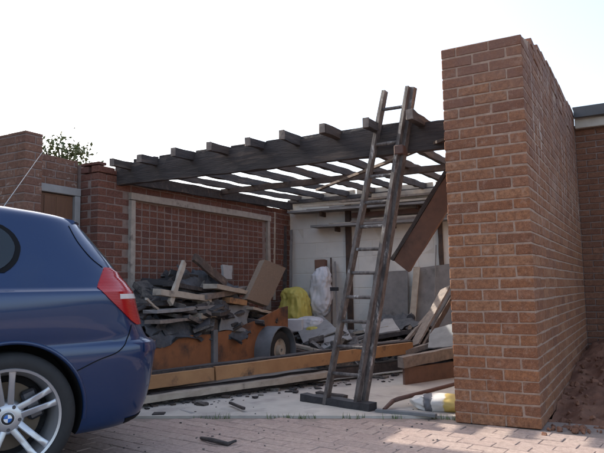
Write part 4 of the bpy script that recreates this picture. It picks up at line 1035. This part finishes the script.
# patches on the shell
def patch(rows, name, mat, parent, off=.004, th=.004, nc=14, mirror=False, smooth=40):
    """rows: (z, t_front, t_rear)"""
    g = MB(); nr = len(rows)
    for lay_ in (off, off - th - .004):
        for (z, ta, tb) in rows:
            for i in range(nc + 1):
                v = spt(z, ta + (tb - ta) * i / nc, lay_)
                g.v.append((v.x, -v.y if mirror else v.y, v.z))
    K_ = nr * (nc + 1)
    for j in range(nr - 1):
        for i in range(nc):
            a = j * (nc + 1) + i; q = (a, a + 1, a + nc + 2, a + nc + 1); g.f.append(q); g.f.append(tuple(x + K_ for x in reversed(q)))
    bd = [i for i in range(nc)] + [j * (nc + 1) + nc for j in range(nr - 1)] + [(nr - 1) * (nc + 1) + nc - i for i in range(nc)] + [(nr - 1 - j) * (nc + 1) for j in range(nr - 1)]
    for a, b in zip(bd, bd[1:] + bd[:1]): g.f.append((a, b, b + K_, a + K_))
    return g.build(name, M[mat], parent, smooth)
def rows_x(z0, z1, fx, rx__, n=10):
    out = []
    for i in range(n + 1):
        z = z0 + (z1 - z0) * i / n; out.append((z, t_x(fx(z), z), t_x(rx__(z), z)))
    return out
wr = interp([(1.01, -.05), (1.045, .0), (1.09, .035), (1.155, .05), (1.215, .03), (1.265, -.02), (1.30, -.11), (1.33, -.21)])
wf = interp([(.985, -.95), (1.29, -.95)])
wf2 = interp([(.985, -1.0), (1.29, -.98)]); wr2 = interp([(.985, -1.02), (1.29, -1.0)])
wi = lambda z: wr(z) - .045
for mir in (False, True):
    sdn = patch(rows_x(1.022, 1.338, wf, wr, 14), 'window_surround', 'trim', CAR, .004, .003, 20, mir)
    patch(rows_x(1.036, 1.324, lambda z: -.93, lambda z: wr(1.022 + (z - 1.036) / .288 * .316) - .028, 14), 'window', 'glass', CAR, .008, .003, 20, mir)
    patch(rows_x(.985, 1.29, lambda z: -1.78 + (z - .985) * 1.0, lambda z: -1.03, 14), 'window', 'glass', CAR, .006, .003, 20, mir)
    lt = patch([(z, t_x(f_, z), tb) for z, f_, tb in [(.735, .655, t_y(.70, .735)), (.76, .615, t_y(.66, .76)), (.80, .57, t_y(.62, .80)), (.84, .525, t_y(.58, .84)), (.88, .48, t_y(.56, .88)), (.92, .44, t_y(.56, .92)), (.945, .42, t_y(.57, .945)), (.97, .432, t_y(.60, .97)), (1.0, .45, t_y(.64, 1.0)), (1.03, .468, t_x(.60, 1.03)), (1.055, .485, t_x(.53, 1.055))]], 'tail_light', 'red', CAR, .007, .006, 24, mir)
    patch([(z, t_x(.54, z), t_y(.60, z)) for z in (.880, .889, .898, .907)], 'reversing_strip', 'clear', lt, .0095, .002, 14, mir)
# rear window and spoiler
RWz = [1.0, 1.04, 1.08, 1.12, 1.16, 1.2, 1.24, 1.27]
patch([(z, t_y(.66 - (z - 1.0) * .45, z), -t_y(.66 - (z - 1.0) * .45, z)) for z in RWz], 'rear_window', 'glass', CAR, .004, .003, 40)
g = MB()
yy_ = [(-1 + 2 * i / 24) for i in range(25)]
for k, (dx, z, wd) in enumerate([(-.14, 1.372, .55), (.035, 1.338, .565), (.045, 1.330, .568), (.035, 1.320, .568), (-.06, 1.298, .58), (-.16, 1.33, .57)]):
    for q in yy_:
        y = wd * q; xb = .415 - .10 * abs(q) ** 3.0; g.v.append((xb + dx, y, z - .012 * q * q))
nk = 6
for k in range(nk):
    for i in range(24): g.f.append((k * 25 + i, k * 25 + i + 1, ((k + 1) % nk) * 25 + i + 1, ((k + 1) % nk) * 25 + i))
g.f.append(tuple(k * 25 for k in range(nk))); g.f.append(tuple(k * 25 + 24 for k in reversed(range(nk))))
g.build('spoiler', M['paint'], CAR, 35)
def seam(pts, name, r_=.0028, mat='trim', off=.0012):
    P2 = []
    for (x, z) in pts: P2.append(spt(z, t_x(x, z), off))
    MB().tube(P2, r_, 6).build(name, M[mat], CAR, 60)
def curve(pts, n=8):
    xs = interp([(i, p[0]) for i, p in enumerate(pts)]); zs_ = interp([(i, p[1]) for i, p in enumerate(pts)])
    return [(xs(i / n), zs_(i / n)) for i in range((len(pts) - 1) * n + 1)]
seam(curve([(.30, .515), (.42, .565), (.53, .60), (.585, .655), (.62, .735)]), 'panel_gap')
seam(curve([(.315, 1.288), (.35, 1.20), (.42, 1.10), (.475, 1.055)]), 'panel_gap')
seam([(-1.0, z) for z in (.26, .4, .55, .7, .85, .93, 1.0)], 'panel_gap')
MB().box((-1.13, -wz(.83) - .012, .83), (.19, .03, .035), None, .008).build('door_handle', M['paint'], CAR, 40)
# raised arch lip
for hx in (0, -2.66):
    P2 = []
    for i in range(41):
        a_ = rad(-8) + rad(196) * i / 40; x, z = hx + .360 * math.cos(a_), .322 + .360 * math.sin(a_)
        P2.append(spt(z, t_x(x, z), -.001))
    MB().tube(P2, .011, 8).build('arch_lip', M['paint'], CAR, 70)
# bumper strip and reflector, lower edge
patch([(z, t_x(.69, z), t_y(.30, z)) for z in (.585, .60, .615, .63)], 'bumper_strip', 'paint', CAR, .006, .004, 22)
patch([(z, t_x(.60, z), -t_x(.60, z)) for z in (.195, .205, .218, .23)], 'rear_valance', 'trim', CAR, .003, .003, 40)
# aerial
a_, b_ = None, None
base = Vector((.02, -.10, 1.375))
Mw = Matrix.Translation(cb) @ Matrix.Rotation(cang, 4, 'Z')
bw = Mw @ base
tipw = PY(45, 149, 0) ; d_ = ray(45.5, 148); tt = (bw - CAM).dot(FWD) * 1.02; tip = Mw.inverted() @ (CAM + d_ * tt)
MB().tube([base, base * .5 + tip * .5, tip], [.0035, .0024, .0016], 6).build('aerial', M['alloy'], CAR)
# front lamps, plate, mirror (outside the picture, kept simple but present)
for s in (-1, 1):
    MB().box((-3.20, s * .62, .66), (.22, .30, .13), Matrix.Rotation(s * .25, 3, 'Z'), .03).build('headlight', M['clear'], CAR, 40)
    MB().box((-1.86, s * .93, 1.02), (.10, .16, .11), None, .025).build('wing_mirror', M['paint'], CAR, 40)
MB().box((.835, 0, .70), (.012, .52, .11), None, .003).build('number_plate', M['clear'], CAR)
# wheels
def wheel():
    rim = MB().lathe([(.244, -.112), (.240, -.120), (.228, -.116), (.222, -.095), (.205, -.06), (.20, .08), (.215, .11), (.235, .11), (.228, .10), (.21, .05), (.213, -.06), (.235, -.10)], 72).build('wheel', M['alloy'], None, 30)
    R_ = .316
    MB().lathe([(.238, -.105), (.244, -.116), (.262, -.122), (.290, -.118), (.306, -.104), (R_ - .002, -.090), (R_, -.07), (R_, .07), (R_ - .004, .095), (.30, .11), (.262, .118), (.238, .105)], 80).build('tyre', M['tyre'], rim, 35)
    MB().lathe([(.02, .0), (.165, .0), (.165, .02), (.02, .02)], 48).build('brake_disc', M['disc'], rim, 30)
    MB().lathe([(.0, .03), (.20, .03), (.20, .05), (.0, .05)], 40).build('backing_plate', M['well'], rim, 30)
    MB().box((.12, -.005, .05), (.075, .07, .15), Matrix.Rotation(-.35, 3, 'Y'), .012).build('caliper', M['bolt'], rim)
    hub = MB().lathe([(.0, -.072), (.030, -.074), (.055, -.072), (.075, -.062), (.085, -.04), (.085, -.01), (.0, -.01)], 40).build('hub', M['alloy'], rim, 40)
    MB().lathe([(.0, -.083), (.024, -.082), (.032, -.079), (.034, -.072), (.0, -.072)], 32).build('hub_cap', M['roundel'], rim, 30)
    for k in range(5):
        th = rad(72 * k + 90 + 6)
        for s in (-1, 1):
            g_ = MB(); secs = []
            for i in range(7):
                f = i / 6; rr = .058 + f * .172; lat = s * (.020 + .017 * f ** 1.3); wd = .031 - .004 * f + (.010 * max(0, f - .8) / .2); yo = -.066 - .030 * math.sin(f * 1.7) - .008 * f; dp = .034 + .0 * f
                c_ = Vector((math.cos(th) * rr - math.sin(th) * lat, 0, math.sin(th) * rr + math.cos(th) * lat)); tan = Vector((-math.sin(th), 0, math.cos(th)))
                for (a, b) in ((-1, .004), (-.7, 0), (.7, 0), (1, .004), (.8, dp), (-.8, dp)):
                    g_.v.append(tuple(c_ + tan * (a * wd / 2) + Vector((0, yo + b, 0))))
            g_.f += [tuple(range(5, -1, -1)), tuple(36 + q for q in range(6))]
            for i in range(6):
                for q in range(6): g_.f.append((i * 6 + q, i * 6 + (q + 1) % 6, i * 6 + 6 + (q + 1) % 6, i * 6 + 6 + q))
            g_.build('spoke', M['alloy'], rim, 40)
        t2 = th + rad(36); c_ = (math.cos(t2) * .056, -.068, math.sin(t2) * .056)
        b_ = MB().lathe([(.0, -.006), (.008, -.006), (.011, .004), (.0, .004)], 12).build('wheel_bolt', M['bolt'], rim, 30); b_.location = c_
    return rim
w0 = wheel(); w0.parent = CAR; w0.location = (0, -.745, .316); w0.rotation_euler = (0, 0, 0)
for (x, s) in ((-2.66, -1), (0, 1), (-2.66, 1)):
    c = w0.copy(); COL.objects.link(c); c.parent = CAR; c.location = (x, s * .745, .316); c.rotation_euler = (0, 0, 0 if s < 0 else math.pi)
    for ch in w0.children:
        d = ch.copy(); COL.objects.link(d); d.parent = c

# repeated kinds share a group phrase
from collections import Counter
tops = [o for o in bpy.data.objects if o.parent is None and 'category' in o and o.get('kind') is None]
cnt = Counter(o.name.split('.')[0] for o in tops)
for o in tops:
    k = o.name.split('.')[0]
    if cnt[k] > 1: o['group'] = k.replace('_', ' ') + ' pieces in and around the burnt garage'
